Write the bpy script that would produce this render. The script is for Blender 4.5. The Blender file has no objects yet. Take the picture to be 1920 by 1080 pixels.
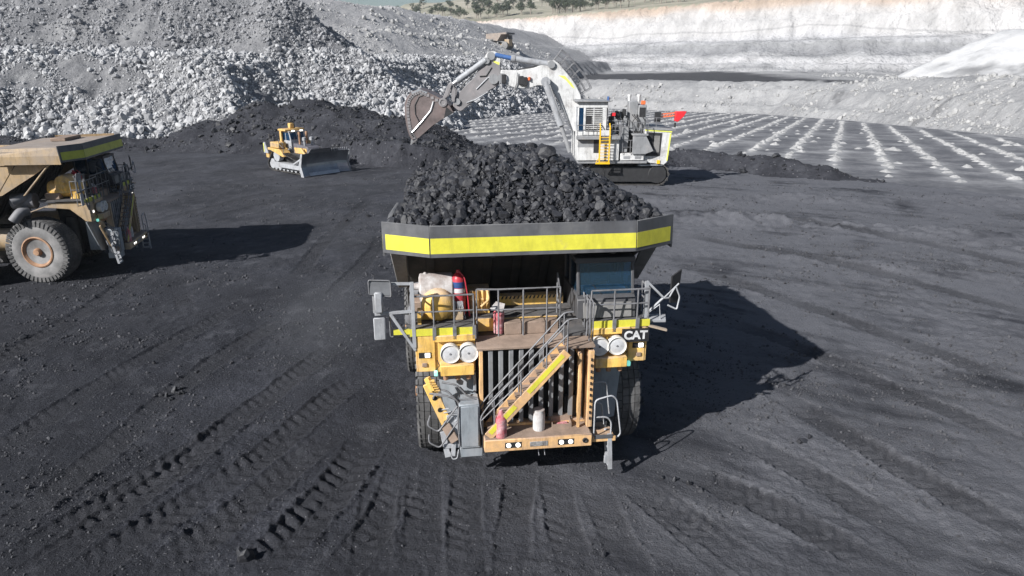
import bpy, bmesh, math, random
import numpy as np
from mathutils import Vector, Matrix

R = math.radians
sc = bpy.context.scene
col = sc.collection
rnd = random.Random(7)

# ---------------------------------------------------------------- camera
CAM_H = 11.5
PITCH = math.atan(420 / 1280)
cam_d = bpy.data.cameras.new("camera")
cam_d.sensor_width = 36.0
cam_d.lens = 24.0
cam_d.clip_start = 0.1
cam_d.clip_end = 12000
cam = bpy.data.objects.new("camera", cam_d)
col.objects.link(cam)
cam.location = (0, 0, CAM_H)
cam.rotation_euler = (math.pi / 2 - PITCH, 0, 0)
sc.camera = cam
sc.render.resolution_x, sc.render.resolution_y = 1024, 576
sc.cycles.use_denoising = True
sc.cycles.max_bounces = 6
sc.cycles.volume_bounces = 0

# ---------------------------------------------------------------- sky and sun
SUN_EL, SUN_AZ = 32.5, 41.0          # light travels towards +X turned 41 degrees to +Y
world = bpy.data.worlds.new("World")
sc.world = world
world.use_nodes = True
wn = world.node_tree
sky = wn.nodes.new("ShaderNodeTexSky")
sky.sky_type = 'NISHITA'
sky.sun_disc = False
sky.sun_elevation = R(SUN_EL)
sky.sun_rotation = math.atan2(-math.cos(R(SUN_AZ)), -math.sin(R(SUN_AZ)))
sky.altitude = 200
sky.dust_density = 1.0
wn.links.new(sky.outputs[0], wn.nodes["Background"].inputs[0])
wn.nodes["Background"].inputs[1].default_value = 0.05
sun_d = bpy.data.lights.new("sun", 'SUN')
sun_d.energy = 5.0
sun_d.angle = R(0.5)
sun_d.color = (1.0, 0.985, 0.96)
sun = bpy.data.objects.new("sun", sun_d)
col.objects.link(sun)
_L = Vector((math.cos(R(SUN_AZ)) * math.cos(R(SUN_EL)), math.sin(R(SUN_AZ)) * math.cos(R(SUN_EL)), -math.sin(R(SUN_EL))))
sun.rotation_euler = _L.to_track_quat('-Z', 'Y').to_euler()
sc.view_settings.view_transform = 'Standard'
sc.view_settings.look = 'None'
sc.view_settings.gamma = 1.0
sc.view_settings.exposure = 0.6


def ray(px, py):
    r = (px - 960) / 1280
    d = (py - 540) / 1280
    return Vector((r, math.cos(PITCH) - d * math.sin(PITCH), -math.sin(PITCH) - d * math.cos(PITCH)))


def on_ground(px, py, z=0.0):
    v = ray(px, py)
    t = (z - CAM_H) / v.z
    return Vector((v.x * t, v.y * t, z))


def at_y(px, py, y):
    v = ray(px, py)
    t = y / v.y
    return Vector((v.x * t, y, CAM_H + v.z * t))


# ---------------------------------------------------------------- materials
def mat(name, color, rough=0.75, metal=0.0, var=0.25, scale=3.0, dust=None, dust_amt=0.0, dust_up=0.0,
        bump=0.0, bump_scale=20.0, spec=0.4, coat=0.0, transmission=0.0, emit=None, grime=0.0):
    m = bpy.data.materials.new(name)
    m.use_nodes = True
    nt = m.node_tree
    N, Lk = nt.nodes, nt.links
    b = N["Principled BSDF"]
    b.inputs["Roughness"].default_value = rough
    b.inputs["Metallic"].default_value = metal
    b.inputs["Specular IOR Level"].default_value = spec
    b.inputs["Coat Weight"].default_value = coat
    tc = N.new("ShaderNodeTexCoord")
    n1 = N.new("ShaderNodeTexNoise")
    n1.inputs["Scale"].default_value = scale
    n1.inputs["Detail"].default_value = 8
    n1.inputs["Roughness"].default_value = 0.65
    Lk.new(tc.outputs["Object"], n1.inputs["Vector"])
    mr = N.new("ShaderNodeMapRange")
    mr.inputs[1].default_value, mr.inputs[2].default_value = 0.3, 0.7
    mr.inputs[3].default_value, mr.inputs[4].default_value = 1 - var, 1 + var
    Lk.new(n1.outputs[0], mr.inputs[0])
    mul = N.new("ShaderNodeVectorMath")
    mul.operation = 'SCALE'
    mul.inputs[0].default_value = color[:3]
    Lk.new(mr.outputs[0], mul.inputs["Scale"])
    last = mul.outputs[0]
    if dust is not None:
        n2 = N.new("ShaderNodeTexNoise")
        n2.inputs["Scale"].default_value = scale * 0.45 + 0.3
        n2.inputs["Detail"].default_value = 9
        n2.inputs["Roughness"].default_value = 0.7
        Lk.new(tc.outputs["Object"], n2.inputs["Vector"])
        geo = N.new("ShaderNodeNewGeometry")
        sep = N.new("ShaderNodeSeparateXYZ")
        Lk.new(geo.outputs["True Normal"], sep.inputs[0])
        up = N.new("ShaderNodeMath"); up.operation = 'MULTIPLY_ADD'
        Lk.new(sep.outputs[2], up.inputs[0])
        up.inputs[1].default_value = dust_up
        Lk.new(n2.outputs[0], up.inputs[2])
        r2 = N.new("ShaderNodeMapRange")
        r2.inputs[1].default_value = 0.72 - 0.5 * dust_amt
        r2.inputs[2].default_value = 0.95 - 0.5 * dust_amt
        Lk.new(up.outputs[0], r2.inputs[0])
        mx = N.new("ShaderNodeMix"); mx.data_type = 'RGBA'
        Lk.new(r2.outputs[0], mx.inputs[0])
        Lk.new(last, mx.inputs[6])
        mx.inputs[7].default_value = (*dust[:3], 1)
        last = mx.outputs[2]
        rr = N.new("ShaderNodeMapRange")
        rr.inputs[3].default_value, rr.inputs[4].default_value = rough, max(rough, 0.9)
        Lk.new(r2.outputs[0], rr.inputs[0])
        Lk.new(rr.outputs[0], b.inputs["Roughness"])
    if grime:
        mp = N.new("ShaderNodeMapping"); mp.inputs["Scale"].default_value = (5.0, 5.0, 0.9)
        Lk.new(tc.outputs["Object"], mp.inputs["Vector"])
        n4 = N.new("ShaderNodeTexNoise"); n4.inputs["Scale"].default_value = 1.0; n4.inputs["Detail"].default_value = 9; n4.inputs["Roughness"].default_value = 0.72
        Lk.new(mp.outputs[0], n4.inputs["Vector"])
        r4 = N.new("ShaderNodeMapRange"); r4.inputs[1].default_value = 0.50; r4.inputs[2].default_value = 0.72; r4.inputs[4].default_value = grime
        Lk.new(n4.outputs[0], r4.inputs[0])
        m4 = N.new("ShaderNodeMix"); m4.data_type = 'RGBA'
        Lk.new(r4.outputs[0], m4.inputs[0]); Lk.new(last, m4.inputs[6]); m4.inputs[7].default_value = (.055, .05, .048, 1)
        last = m4.outputs[2]
    Lk.new(last, b.inputs["Base Color"])
    if bump > 0:
        n3 = N.new("ShaderNodeTexNoise")
        n3.inputs["Scale"].default_value = bump_scale
        n3.inputs["Detail"].default_value = 6
        Lk.new(tc.outputs["Object"], n3.inputs["Vector"])
        bp = N.new("ShaderNodeBump")
        bp.inputs["Strength"].default_value = bump
        bp.inputs["Distance"].default_value = 0.03
        Lk.new(n3.outputs[0], bp.inputs["Height"])
        Lk.new(bp.outputs[0], b.inputs["Normal"])
    if transmission:
        b.inputs["Transmission Weight"].default_value = transmission
    if emit is not None:
        b.inputs["Emission Color"].default_value = (*emit[:3], 1)
        b.inputs["Emission Strength"].default_value = emit[3]
    return m


def ground_mat(name, stops, scale, detail_scale, lo=0.3, hi=0.7, rough=0.95, bump=0.4, bump_scale=3.0, bump_dist=0.1,
               stretch=(1, 1, 1), speck=None, speck_scale=8.0, speck_at=0.73, attr=None, attr_col=None, spec=0.2, attr2=None, attr2_col=None):
    """Noise driven ground: colour stops along a mix of coarse and fine noise, optional specks, optional wear attribute."""
    m = bpy.data.materials.new(name)
    m.use_nodes = True
    nt = m.node_tree
    N, Lk = nt.nodes, nt.links
    b = N["Principled BSDF"]
    b.inputs["Roughness"].default_value = rough
    b.inputs["Specular IOR Level"].default_value = spec
    geo = N.new("ShaderNodeNewGeometry")
    mp = N.new("ShaderNodeMapping")
    mp.inputs["Scale"].default_value = stretch
    Lk.new(geo.outputs["Position"], mp.inputs["Vector"])

    def noise(s, d=8, r=0.6, src=mp.outputs[0]):
        n = N.new("ShaderNodeTexNoise")
        n.inputs["Scale"].default_value = s
        n.inputs["Detail"].default_value = d
        n.inputs["Roughness"].default_value = r
        Lk.new(src, n.inputs["Vector"])
        return n.outputs[0]
    a = noise(scale)
    c = noise(detail_scale, 10, 0.7)
    mix = N.new("ShaderNodeMix"); mix.data_type = 'FLOAT'
    mix.inputs[0].default_value = 0.45
    Lk.new(a, mix.inputs[2]); Lk.new(c, mix.inputs[3])
    mr = N.new("ShaderNodeMapRange")
    mr.inputs[1].default_value, mr.inputs[2].default_value = lo, hi
    Lk.new(mix.outputs[0], mr.inputs[0])
    ramp = N.new("ShaderNodeValToRGB")
    el = ramp.color_ramp.elements
    el[0].position, el[0].color = stops[0][0], (*stops[0][1], 1)
    el[1].position, el[1].color = stops[-1][0], (*stops[-1][1], 1)
    for p, cc in stops[1:-1]:
        e = el.new(p); e.color = (*cc, 1)
    Lk.new(mr.outputs[0], ramp.inputs[0])
    last = ramp.outputs[0]
    if attr:
        at = N.new("ShaderNodeAttribute"); at.attribute_name = attr
        mx = N.new("ShaderNodeMix"); mx.data_type = 'RGBA'
        Lk.new(at.outputs["Fac"], mx.inputs[0])
        Lk.new(last, mx.inputs[6]); mx.inputs[7].default_value = (*attr_col, 1)
        last = mx.outputs[2]
    if attr2:
        at = N.new("ShaderNodeAttribute"); at.attribute_name = attr2
        mx = N.new("ShaderNodeMix"); mx.data_type = 'RGBA'
        Lk.new(at.outputs["Fac"], mx.inputs[0])
        Lk.new(last, mx.inputs[6]); mx.inputs[7].default_value = (*attr2_col, 1)
        last = mx.outputs[2]
    if speck is not None:
        v = N.new("ShaderNodeTexVoronoi")
        v.inputs["Scale"].default_value = speck_scale
        Lk.new(geo.outputs["Position"], v.inputs["Vector"])
        sp = N.new("ShaderNodeSeparateXYZ"); Lk.new(v.outputs["Color"], sp.inputs[0])
        g1 = N.new("ShaderNodeMath"); g1.operation = 'GREATER_THAN'; g1.inputs[1].default_value = speck_at
        Lk.new(sp.outputs[0], g1.inputs[0])
        g2 = N.new("ShaderNodeMath"); g2.operation = 'LESS_THAN'; g2.inputs[1].default_value = 0.3
        Lk.new(v.outputs["Distance"], g2.inputs[0])
        g3 = N.new("ShaderNodeMath"); g3.operation = 'MULTIPLY'
        Lk.new(g1.outputs[0], g3.inputs[0]); Lk.new(g2.outputs[0], g3.inputs[1])
        mx = N.new("ShaderNodeMix"); mx.data_type = 'RGBA'
        Lk.new(g3.outputs[0], mx.inputs[0])
        Lk.new(last, mx.inputs[6]); mx.inputs[7].default_value = (*speck, 1)
        last = mx.outputs[2]
    Lk.new(last, b.inputs["Base Color"])
    if bump > 0:
        h = noise(bump_scale, 9, 0.7, geo.outputs["Position"])
        bp = N.new("ShaderNodeBump")
        bp.inputs["Strength"].default_value = bump
        bp.inputs["Distance"].default_value = bump_dist
        Lk.new(h, bp.inputs["Height"])
        Lk.new(bp.outputs[0], b.inputs["Normal"])
    return m


# ---------------------------------------------------------------- mesh helpers
def np_mesh(name, verts, faces, material, smooth=False):
    me = bpy.data.meshes.new(name)
    nv, nf, k = len(verts), len(faces), faces.shape[1]
    me.vertices.add(nv)
    me.vertices.foreach_set("co", np.ascontiguousarray(verts, np.float32).ravel())
    me.loops.add(nf * k)
    me.loops.foreach_set("vertex_index", np.ascontiguousarray(faces, np.int32).ravel())
    me.polygons.add(nf)
    me.polygons.foreach_set("loop_start", np.arange(0, nf * k, k, dtype=np.int32))
    me.polygons.foreach_set("use_smooth", np.full(nf, smooth, dtype=bool))
    me.update(calc_edges=True)
    me.materials.append(material)
    return me


def link(name, me, parent=None):
    o = bpy.data.objects.new(name, me)
    col.objects.link(o)
    if parent is not None:
        o.parent = parent
    return o


def tag(o, label=None, cat=None, group=None, kind=None):
    if label: o["label"] = label
    if cat: o["category"] = cat
    if group: o["group"] = group
    if kind: o["kind"] = kind
    return o


# ---------------------------------------------------------------- noise in numpy
_rs = np.random.RandomState(11)
_perm = _rs.permutation(4096).astype(np.int64)
_gx = np.cos(np.linspace(0, 2 * np.pi, 4096, endpoint=False))
_gy = np.sin(np.linspace(0, 2 * np.pi, 4096, endpoint=False))


def perlin(x, y, seed=0):
    xi = np.floor(x).astype(np.int64); yi = np.floor(y).astype(np.int64)
    xf = x - xi; yf = y - yi
    u = xf * xf * xf * (xf * (xf * 6 - 15) + 10)
    v = yf * yf * yf * (yf * (yf * 6 - 15) + 10)

    def g(ix, iy, dx, dy):
        h = _perm[(_perm[(ix + seed * 131) & 4095] + iy * 7 + seed) & 4095]
        return _gx[h] * dx + _gy[h] * dy
    a = g(xi, yi, xf, yf); b = g(xi + 1, yi, xf - 1, yf)
    c = g(xi, yi + 1, xf, yf - 1); d = g(xi + 1, yi + 1, xf - 1, yf - 1)
    return (a + u * (b - a)) * (1 - v) + (c + u * (d - c)) * v


def fbm(x, y, scale, octv=4, seed=0, gain=0.5):
    s = np.zeros_like(x); a = 1.0; f = 1.0 / scale
    for i in range(octv):
        s += a * perlin(x * f, y * f, seed + i * 17)
        a *= gain; f *= 2.03
    return s


def ridged(x, y, scale, octv=4, seed=0):
    s = np.zeros_like(x); a = 1.0; f = 1.0 / scale
    for i in range(octv):
        s += a * (1 - 2 * np.abs(perlin(x * f, y * f, seed + i * 17)))
        a *= 0.5; f *= 2.03
    return s


def sdist(x, y, pts, ext=50):
    """Signed distance to an open polyline, positive on its left."""
    best = np.full(x.shape, 1e9); sign = np.ones(x.shape)
    for i, ((ax, ay), (bx, by)) in enumerate(zip(pts[:-1], pts[1:])):
        dx, dy = bx - ax, by - ay
        l2 = dx * dx + dy * dy
        t = ((x - ax) * dx + (y - ay) * dy) / l2
        tc = np.clip(t, 0 if i else -ext, 1 if i < len(pts) - 2 else 1 + ext)
        d = np.hypot(x - ax - tc * dx, y - ay - tc * dy)
        s = np.sign(dx * (y - ay) - dy * (x - ax))
        m = d < best - 1e-6
        best = np.where(m, d, best)
        sign = np.where(m, s, sign)
    return best * sign


def smin(a, b, k):
    h = np.clip(0.5 + 0.5 * (b - a) / k, 0, 1)
    return b * (1 - h) + a * h - k * h * (1 - h)


def smax(a, b, k):
    return -smin(-a, -b, k)


# ---------------------------------------------------------------- terrain heights
T_LOW = [(-170, 80), (-79, 107), (-43, 112), (-30, 135), (-18, 175), (-9, 212), (6, 258), (23, 310), (40, 370), (62, 450)]
T_UP1 = [(-230, 118), (-90, 135), (-46, 138), (-29, 150), (-33, 180), (-58, 215), (-130, 250)]
T_UP2 = [(-80, 190), (-50, 204), (-29, 226), (-15, 256), (3, 310), (21, 370), (42, 450)]
T_UP3 = [(-120, 240), (-66, 258), (-40, 288), (-23, 330), (-5, 390), (14, 460)]
FIELD_FAR = [(-30, 420), (10, 360), (70, 299), (98, 276), (107, 229), (106, 180), (104, 141), (98, 112), (112, 70), (160, 20)]
T_WHITE = [(340, 500), (190, 360), (172, 326), (188, 290), (214, 262), (262, 236), (330, 215)]
T_WALL = [(-190, 712), (-55, 642), (170, 452), (250, 396), (380, 330), (580, 270)]
FIELD_NEAR = [(-45, 118), (-8, 107), (8, 92), (22.8, 86), (31.8, 75.7), (48, 60), (86, 41), (160, 12)]
ROW_DIR = (0.427, 0.904)

# tyre trails: (points, width of the rut, lug depth)
TRAILS = []
def trail(pix, w=1.05, lug=0.07, rut=0.05, side=0.07, seed=0):
    pts = [on_ground(px, py) for px, py in pix]
    TRAILS.append(([(p.x, p.y) for p in pts], w, lug, rut, side))
trail([(700, 812), (640, 905), (560, 985), (450, 1100)], 1.3, 0.13, 0.09, 0.15)
trail([(640, 800), (560, 860), (470, 940), (380, 1010), (220, 1120)], 1.1, 0.04, 0.03, 0.08)
trail([(560, 800), (520, 830), (470, 870)], 1.0, 0.16, 0.03, 0.06)
trail([(470, 760), (380, 840), (300, 900), (180, 985), (40, 1090)], 1.0, 0.05, 0.05, 0.13)
trail([(540, 590), (430, 660), (330, 730), (220, 830), (80, 940), (-60, 1040)], 1.0, 0.02, 0.03, 0.10)
trail([(720, 880), (705, 960), (690, 1090)], 1.0, 0.04, 0.04, 0.09)
trail([(800, 860), (795, 950), (790, 1090)], 1.0, 0.05, 0.04, 0.06)
trail([(990, 850), (965, 940), (960, 1090)], 0.9, 0.02, 0.04, 0.07)
trail([(300, 490), (180, 570), (60, 640), (-80, 720)], 1.0, 0.06, 0.04, 0.09)
trail([(335, 540), (345, 565), (350, 590)], 0.9, 0.09, 0.03, 0.04)
trail([(760, 850), (740, 930), (690, 1010), (600, 1110)], 1.0, 0.05, 0.05, 0.09)
trail([(690, 700), (600, 760), (500, 850), (420, 900), (260, 1000), (120, 1100)], 1.1, 0.06, 0.05, 0.10)
trail([(640, 640), (560, 700), (440, 790), (330, 860), (170, 960), (-20, 1080)], 1.0, 0.05, 0.05, 0.09)
trail([(880, 860), (870, 950), (880, 1100)], 0.9, 0.05, 0.04, 0.06)
trail([(1040, 880), (1050, 960), (1090, 1100)], 0.9, 0.05, 0.04, 0.06)
trail([(1190, 900), (1300, 980), (1460, 1100)], 1.0, 0.05, 0.04, 0.08)
trail([(1480, 760), (1620, 840), (1800, 940), (1990, 1030)], 1.1, 0.05, 0.04, 0.08)
trail([(1350, 600), (1520, 660), (1720, 750), (1980, 860)], 1.1, 0.05, 0.04, 0.08)
trail([(480, 560), (380, 610), (240, 690), (60, 800), (-60, 880)], 1.0, 0.05, 0.04, 0.08)
trail([(1150, 880), (1250, 960), (1400, 1090)], 1.0, 0.04, 0.03, 0.08)
trail([(1110, 890), (1140, 980), (1210, 1100)], 0.9, 0.03, 0.03, 0.06)
trail([(1240, 870), (1400, 930), (1560, 1010), (1700, 1100)], 1.1, 0.05, 0.03, 0.10)
trail([(1330, 800), (1480, 870), (1640, 960), (1800, 1060)], 1.1, 0.03, 0.03, 0.07)
trail([(1420, 720), (1560, 800), (1700, 890), (1960, 1020)], 1.1, 0.04, 0.03, 0.07)
trail([(1290, 500), (1480, 560), (1700, 640), (1960, 740)], 1.1, 0.05, 0.03, 0.08)
trail([(1280, 440), (1500, 480), (1720, 530), (1980, 600)], 1.1, 0.04, 0.04, 0.09)
trail([(1300, 395), (1500, 420), (1750, 460), (1980, 510)], 1.1, 0.05, 0.04, 0.10)
trail([(620, 560), (700, 480), (720, 440)], 1.0, 0.05, 0.03, 0.06)
trail([(560, 520), (600, 460), (640, 420), (700, 370)], 1.0, 0.05, 0.04, 0.08)
trail([(280, 420), (420, 380), (560, 350), (700, 345)], 1.1, 0.05, 0.04, 0.10)
trail([(290, 330), (420, 310), (500, 318)], 1.1, 0.05, 0.04, 0.10)


def trails_height(x, y):
    h = np.zeros_like(x); wear = np.zeros_like(x)
    near = (y > 5) & (y < 80) & (np.abs(x) < 70)
    idx = np.nonzero(near)[0]
    xs, ys = x[idx], y[idx]
    hh = np.zeros_like(xs); ww = np.zeros_like(xs)
    for ti, (pts, w, lug, rut, side) in enumerate(TRAILS):
        # smooth the path
        P = np.array(pts)
        for _ in range(2):
            Q = [P[0]]
            for a, b in zip(P[:-1], P[1:]):
                Q += [a * .75 + b * .25, a * .25 + b * .75]
            Q.append(P[-1]); P = np.array(Q)
        bb = (xs > P[:, 0].min() - 2) & (xs < P[:, 0].max() + 2) & (ys > P[:, 1].min() - 2) & (ys < P[:, 1].max() + 2)
        j = np.nonzero(bb)[0]
        if not len(j): continue
        X, Y = xs[j], ys[j]
        best = np.full(X.shape, 9.0); along = np.zeros(X.shape)
        s0 = 0.0
        for a, b in zip(P[:-1], P[1:]):
            d = b - a; L = math.hypot(*d)
            if L < 1e-6: continue
            t = np.clip(((X - a[0]) * d[0] + (Y - a[1]) * d[1]) / (L * L), 0, 1)
            ox, oy = X - a[0] - t * d[0], Y - a[1] - t * d[1]
            dist = np.hypot(ox, oy) * np.sign(d[0] * oy - d[1] * ox)
            m = np.abs(dist) < np.abs(best)
            best = np.where(m, dist, best)
            along = np.where(m, s0 + t * L, along)
            s0 += L
        best = best + 0.08 * perlin(X * 0.9, Y * 0.9, 40 + ti)
        q = best / (w / 2)
        aq = np.abs(q)
        fade = np.clip(0.85 + 0.8 * perlin(along * 0.35, along * 0 + ti * 3.7, 50), 0, 1)
        inside = np.clip((1.04 - aq) * 13, 0, 1)
        ph = along / 0.42 + 0.55 * aq + 0.5 * (q > 0)
        l = np.clip(np.sin(2 * np.pi * ph) * 4, -1, 1) * (aq > 0.12)
        broken = np.clip(0.8 + 1.6 * perlin(X * 1.3, Y * 1.3, 60 + ti), 0, 1.4)
        endf = np.clip(np.minimum(along, s0 - along) / 2.5, 0, 1)
        inside = inside * endf
        hh[j] += inside * (-rut + lug * 0.66 * l * fade * broken)
        sideb = np.exp(-(np.abs(aq - 1.13) / 0.11) ** 1.5)
        lump = np.clip(0.35 + 0.9 * perlin(X * 2.3, Y * 2.3, 70 + ti) + 1.3 * perlin(X * 7.7, Y * 7.7, 71 + ti), 0, 1.4)
        gap = np.clip(0.7 + 1.6 * perlin(along * 0.22, along * 0 + ti * 5.1 + 9 * (q > 0), 90), 0, 1.2)
        hh[j] += side * sideb * lump * gap * endf * 1.15
        ww[j] = np.maximum(ww[j], inside * 0.6 * fade)
    h[idx] = hh; wear[idx] = ww
    return h, wear


def field_plane(x, y):
    return -0.035 * ((x - 31.8) * ROW_DIR[0] + (y - 75.7) * ROW_DIR[1])


FLOOR, FIELD, BANK, SPOIL, DUMP, BENCH, WHITE, WALL, HILL = range(9)


def cone(x, y, cx, cy, top, slope, flat=0.0):
    return top - slope * np.maximum(np.hypot(x - cx, y - cy) - flat, 0)


def terrain(x, y):
    n = x.shape
    reg = np.zeros(n, np.int8)
    # the working floor, rolled flat by tyres
    base = 0.22 * fbm(x, y, 14, 3, 1) + 0.07 * fbm(x, y, 3.1, 3, 2)
    fine = 0.055 * fbm(x, y, 0.75, 4, 3, 0.6) + 0.028 * fbm(x, y, 0.23, 2, 6, 0.6)
    rough_patch = np.clip(0.5 + 1.3 * fbm(x, y, 6, 3, 5), 0, 1)
    h = base * np.clip((np.hypot(x, y) - 6) / 20, 0.25, 1) + fine * (0.35 + 1.0 * rough_patch + .5 * np.clip((x - 4) / 14, 0, 1))
    h = h + 0.05 * np.maximum(ridged(x, y, 1.6, 3, 8) - 0.9, 0) * rough_patch
    th, wear = trails_height(x, y)
    h = h * (1 - 0.3 * (wear > 0.1)) + th
    # low windrows on the right of the floor
    for (cx, cy, hx, r1, r2, ang) in ((17, 52, 1.0, 7.0, 1.6, -12), (30, 47, 0.9, 8, 1.9, -16), (38, 41, 0.9, 9, 1.8, -20), (27, 60, 0.7, 8, 1.4, -12), (14, 60, .5, 6, 1.2, -8), (24, 38, 0.45, 8, 1.2, -25), (44, 58, .6, 9, 2, -25)):
        ca, sa = math.cos(R(ang)), math.sin(R(ang))
        u = ((x - cx) * ca + (y - cy) * sa) / r1; v = (-(x - cx) * sa + (y - cy) * ca) / r2
        h = h + hx * np.exp(-(u * u + v * v)) * 0.72 * (0.75 + 0.6 * fbm(x, y, 1.5, 5, 21, .6))
    far = y > 55
    # drilled coal bench that dips away
    sn = sdist(x, y, FIELD_NEAR)
    sf = sdist(x, y, FIELD_FAR)
    fz = field_plane(x, y) + 0.10 * fbm(x, y, 5, 4, 31) + 0.06 * fbm(x, y, 1.0, 3, 33)
    w_in = np.clip(sn / 5.0, 0, 1)
    isf = (sn > 0) & (y > 40) & far
    h = np.where(isf, h * (1 - w_in) + fz * w_in, h)
    reg = np.where(isf, FIELD, reg)
    # coal left in place: heaps behind the dozer, cut face, the windrow along the drilled bench
    bx = x + 1.2 * fbm(x, y, 7, 3, 41); by = y + 1.2 * fbm(x, y, 7, 3, 42)
    hp = cone(bx, by, -37, 104, 5.9, .62, 1.5)
    hp = smax(hp, cone(bx, by, -30, 105, 6.3, .6, 2.0), 1.2)
    hp = smax(hp, cone(bx, by, -24, 101, 5.4, .55, 2.5), 1.2)
    hp = smax(hp, cone(bx, by, -16.5, 97, 4.2, .5, 4), 1.0)
    hp = smax(hp, cone(bx, by, -45, 103, 3.4, .5, 1), 1.0)
    seam = smin(2.75 - .10 * np.clip(y - 82, 0, 30) - .16 * np.clip(x + 13, 0, 20) + 0.25 * fbm(x, y, 6, 3, 45), 1.9 * (sdist(x + 0.55 * ridged(x, y, 3.2, 3, 44), y + 0.5 * ridged(x, y, 2.6, 2, 46), [(-40, 104), (-24, 92), (-20, 85.5), (-12.5, 79.5), (-8, 79), (2, 84), (1, 100), (-4, 112), (-30, 112), (-40, 104)], 0)), 0.35)
    hp = smax(hp, seam, 0.8)
    # rubble apron at the toe of the spoil, beside the heap
    ap = 1.25 + .5 * fbm(x, y, 4, 3, 66) - 0.26 * np.abs(sdist(bx, by, [(-140, 79), (-79, 100), (-48, 101)]))
    ap = ap - 0.35 * np.maximum(x + 46, 0)
    hp = smax(hp, ap, 0.5)
    dist_b = np.abs(sdist(x, y, [(19, 84.5), (23, 83.5), (31, 74.5), (37, 70)]))
    berm = (1.5 + 0.6 * fbm(x, y, 5, 2, 47)) - 0.62 * dist_b - 1.8 * np.clip((x - 31) / 9, 0, 1.5) - 2.5 * np.clip((17 - x) / 4, 0, 2)
    hp = smax(hp, berm, 0.4)
    hp = hp + 0.16 * fbm(x, y, 2.2, 4, 48, 0.6) + 0.22 * np.maximum(ridged(x, y, 3.3, 3, 49) - 0.6, 0)
    m = far & (hp > h - 0.05)
    reg = np.where(m, BANK, reg)
    h = np.where(far, np.maximum(h, hp), h)
    # blasted spoil on the left, two lifts
    wx = x + 2.6 * fbm(x, y, 13, 4, 51); wy = y + 2.6 * fbm(x, y, 13, 4, 52)
    s1 = sdist(wx, wy, T_LOW)
    chute = ridged(x * .9 + y * .15, y * .35 + s1 * .25, 17, 3, 63) - 0.5
    low = smin(s1 * 0.74 - 1.2 + 1.5 * chute * np.clip(s1 / 6, 0, 1), 13 + 1.3 * fbm(x, y, 12, 3, 53), 1.5) + 1.0 * fbm(x, y, 6.5, 3, 64) * np.clip(s1 / 4, 0, 1) + 0.6 * fbm(x, y, 3.0, 4, 54, 0.6)
    s2 = sdist(wx, wy, T_UP1)
    up1 = smin(11 + 0.70 * s2 + 1.6 * (ridged(x * .9 + y * .15, s2 * .3, 21, 3, 65) - .5) * np.clip(s2 / 6, 0, 1), 52 + 2 * fbm(x, y, 20, 3, 55), 2) + 0.7 * fbm(x, y, 5.0, 5, 56, 0.62)
    s3 = sdist(x + 1.5 * fbm(x, y, 16, 3, 57), y, T_UP2)
    up2 = smin(10 + 0.54 * s3, 22.5 + 0.6 * fbm(x, y, 20, 2, 58), 0.8) + 0.35 * fbm(x, y, 3.5, 4, 59)
    s4 = sdist(x + 1.5 * fbm(x, y, 16, 3, 60), y, T_UP3)
    up3 = smin(20 + 0.52 * s4, 36 + 2.0 * fbm(x, y, 24, 3, 61), 2) + 0.35 * fbm(x, y, 3.5, 4, 62)
    a = np.maximum(low, up1)
    b = np.where(s1 > 3, np.maximum(up2, up3), -99)
    m = far & (a > h)
    reg = np.where(m, SPOIL, reg); h = np.where(m, a, h)
    m = far & (b > h) & (y < 700)
    reg = np.where(m, DUMP, reg); h = np.where(m, b, h)
    # bench across the pit and along its right side
    sfw = sdist(x + 2.0 * fbm(x, y, 15, 4, 71), y + 2.0 * fbm(x, y, 15, 4, 72), FIELD_FAR)
    right = np.clip((x - 100) / 30, 0, 1) * np.clip((300 - y) / 80, 0, 1)
    topz = 4.0 + 3.2 * right + 1.1 * np.clip((x - 60) / 80, 0, 1) * fbm(x, y, 25, 3, 70)
    sj = sfw + 1.3 * fbm(x, y, 5, 4, 77, .6)
    be1 = np.interp(sj, [-3, 0, 4.5, 9, 14, 17, 22, 26], [-12, -9.5, -4.6, -3.6, 1.2, 2.0, 4.0, 4.0]) + .5 * fbm(x, y, 14, 4, 73)
    be2 = np.interp(sj, [-3, 0, 5, 9, 13, 18, 24, 30], [-8, -5.8, -1.0, -.2, 3.0, 4.1, 6.6, 7.4]) + .6 * fbm(x, y, 14, 4, 73)
    be1 = be1 + .02 * np.clip(sfw - 27, 0, 130)
    be = be1 * (1 - right) + be2 * right + (topz - 4 - 3.2 * right)
    be = be + (0.30 * fbm(x, y, 2.8, 4, 74, 0.6) + 0.55 * fbm(x, y, 6.5, 4, 76, .6)) * (sfw < 40)
    be = be + 0.5 * np.exp(-((sfw - 22) / 5.0) ** 2) * np.clip(0.4 + 1.4 * fbm(x, y, 30, 2, 75), 0, 1)
    m = far & (sf > -6) & (be > h)
    reg = np.where(m, BENCH, reg); h = np.where(m, be, h)
    # pale dump on the right
    swh = sdist(x + 2.4 * fbm(x, y, 18, 3, 81), y + 2.4 * fbm(x, y, 18, 3, 82), T_WHITE)
    wh = smin(4 + 0.52 * swh, 23 + 0.05 * swh + 2.5 * fbm(x, y, 30, 3, 83), 2.5) + 0.9 * fbm(x, y, 9, 5, 84, .6)
    m = far & (swh > -3) & (wh > h)
    reg = np.where(m, WHITE, reg); h = np.where(m, wh, h)
    # highwall
    sw = sdist(x + 5 * fbm(x, y, 45, 3, 91), y + 5 * fbm(x, y, 45, 3, 92), T_WALL)
    gul = 2.6 * fbm(x, y, 11, 5, 93, 0.6) + 1.2 * np.maximum(ridged(x, y, 26, 3, 94) - .5, 0)
    ss = sw + gul
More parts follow.
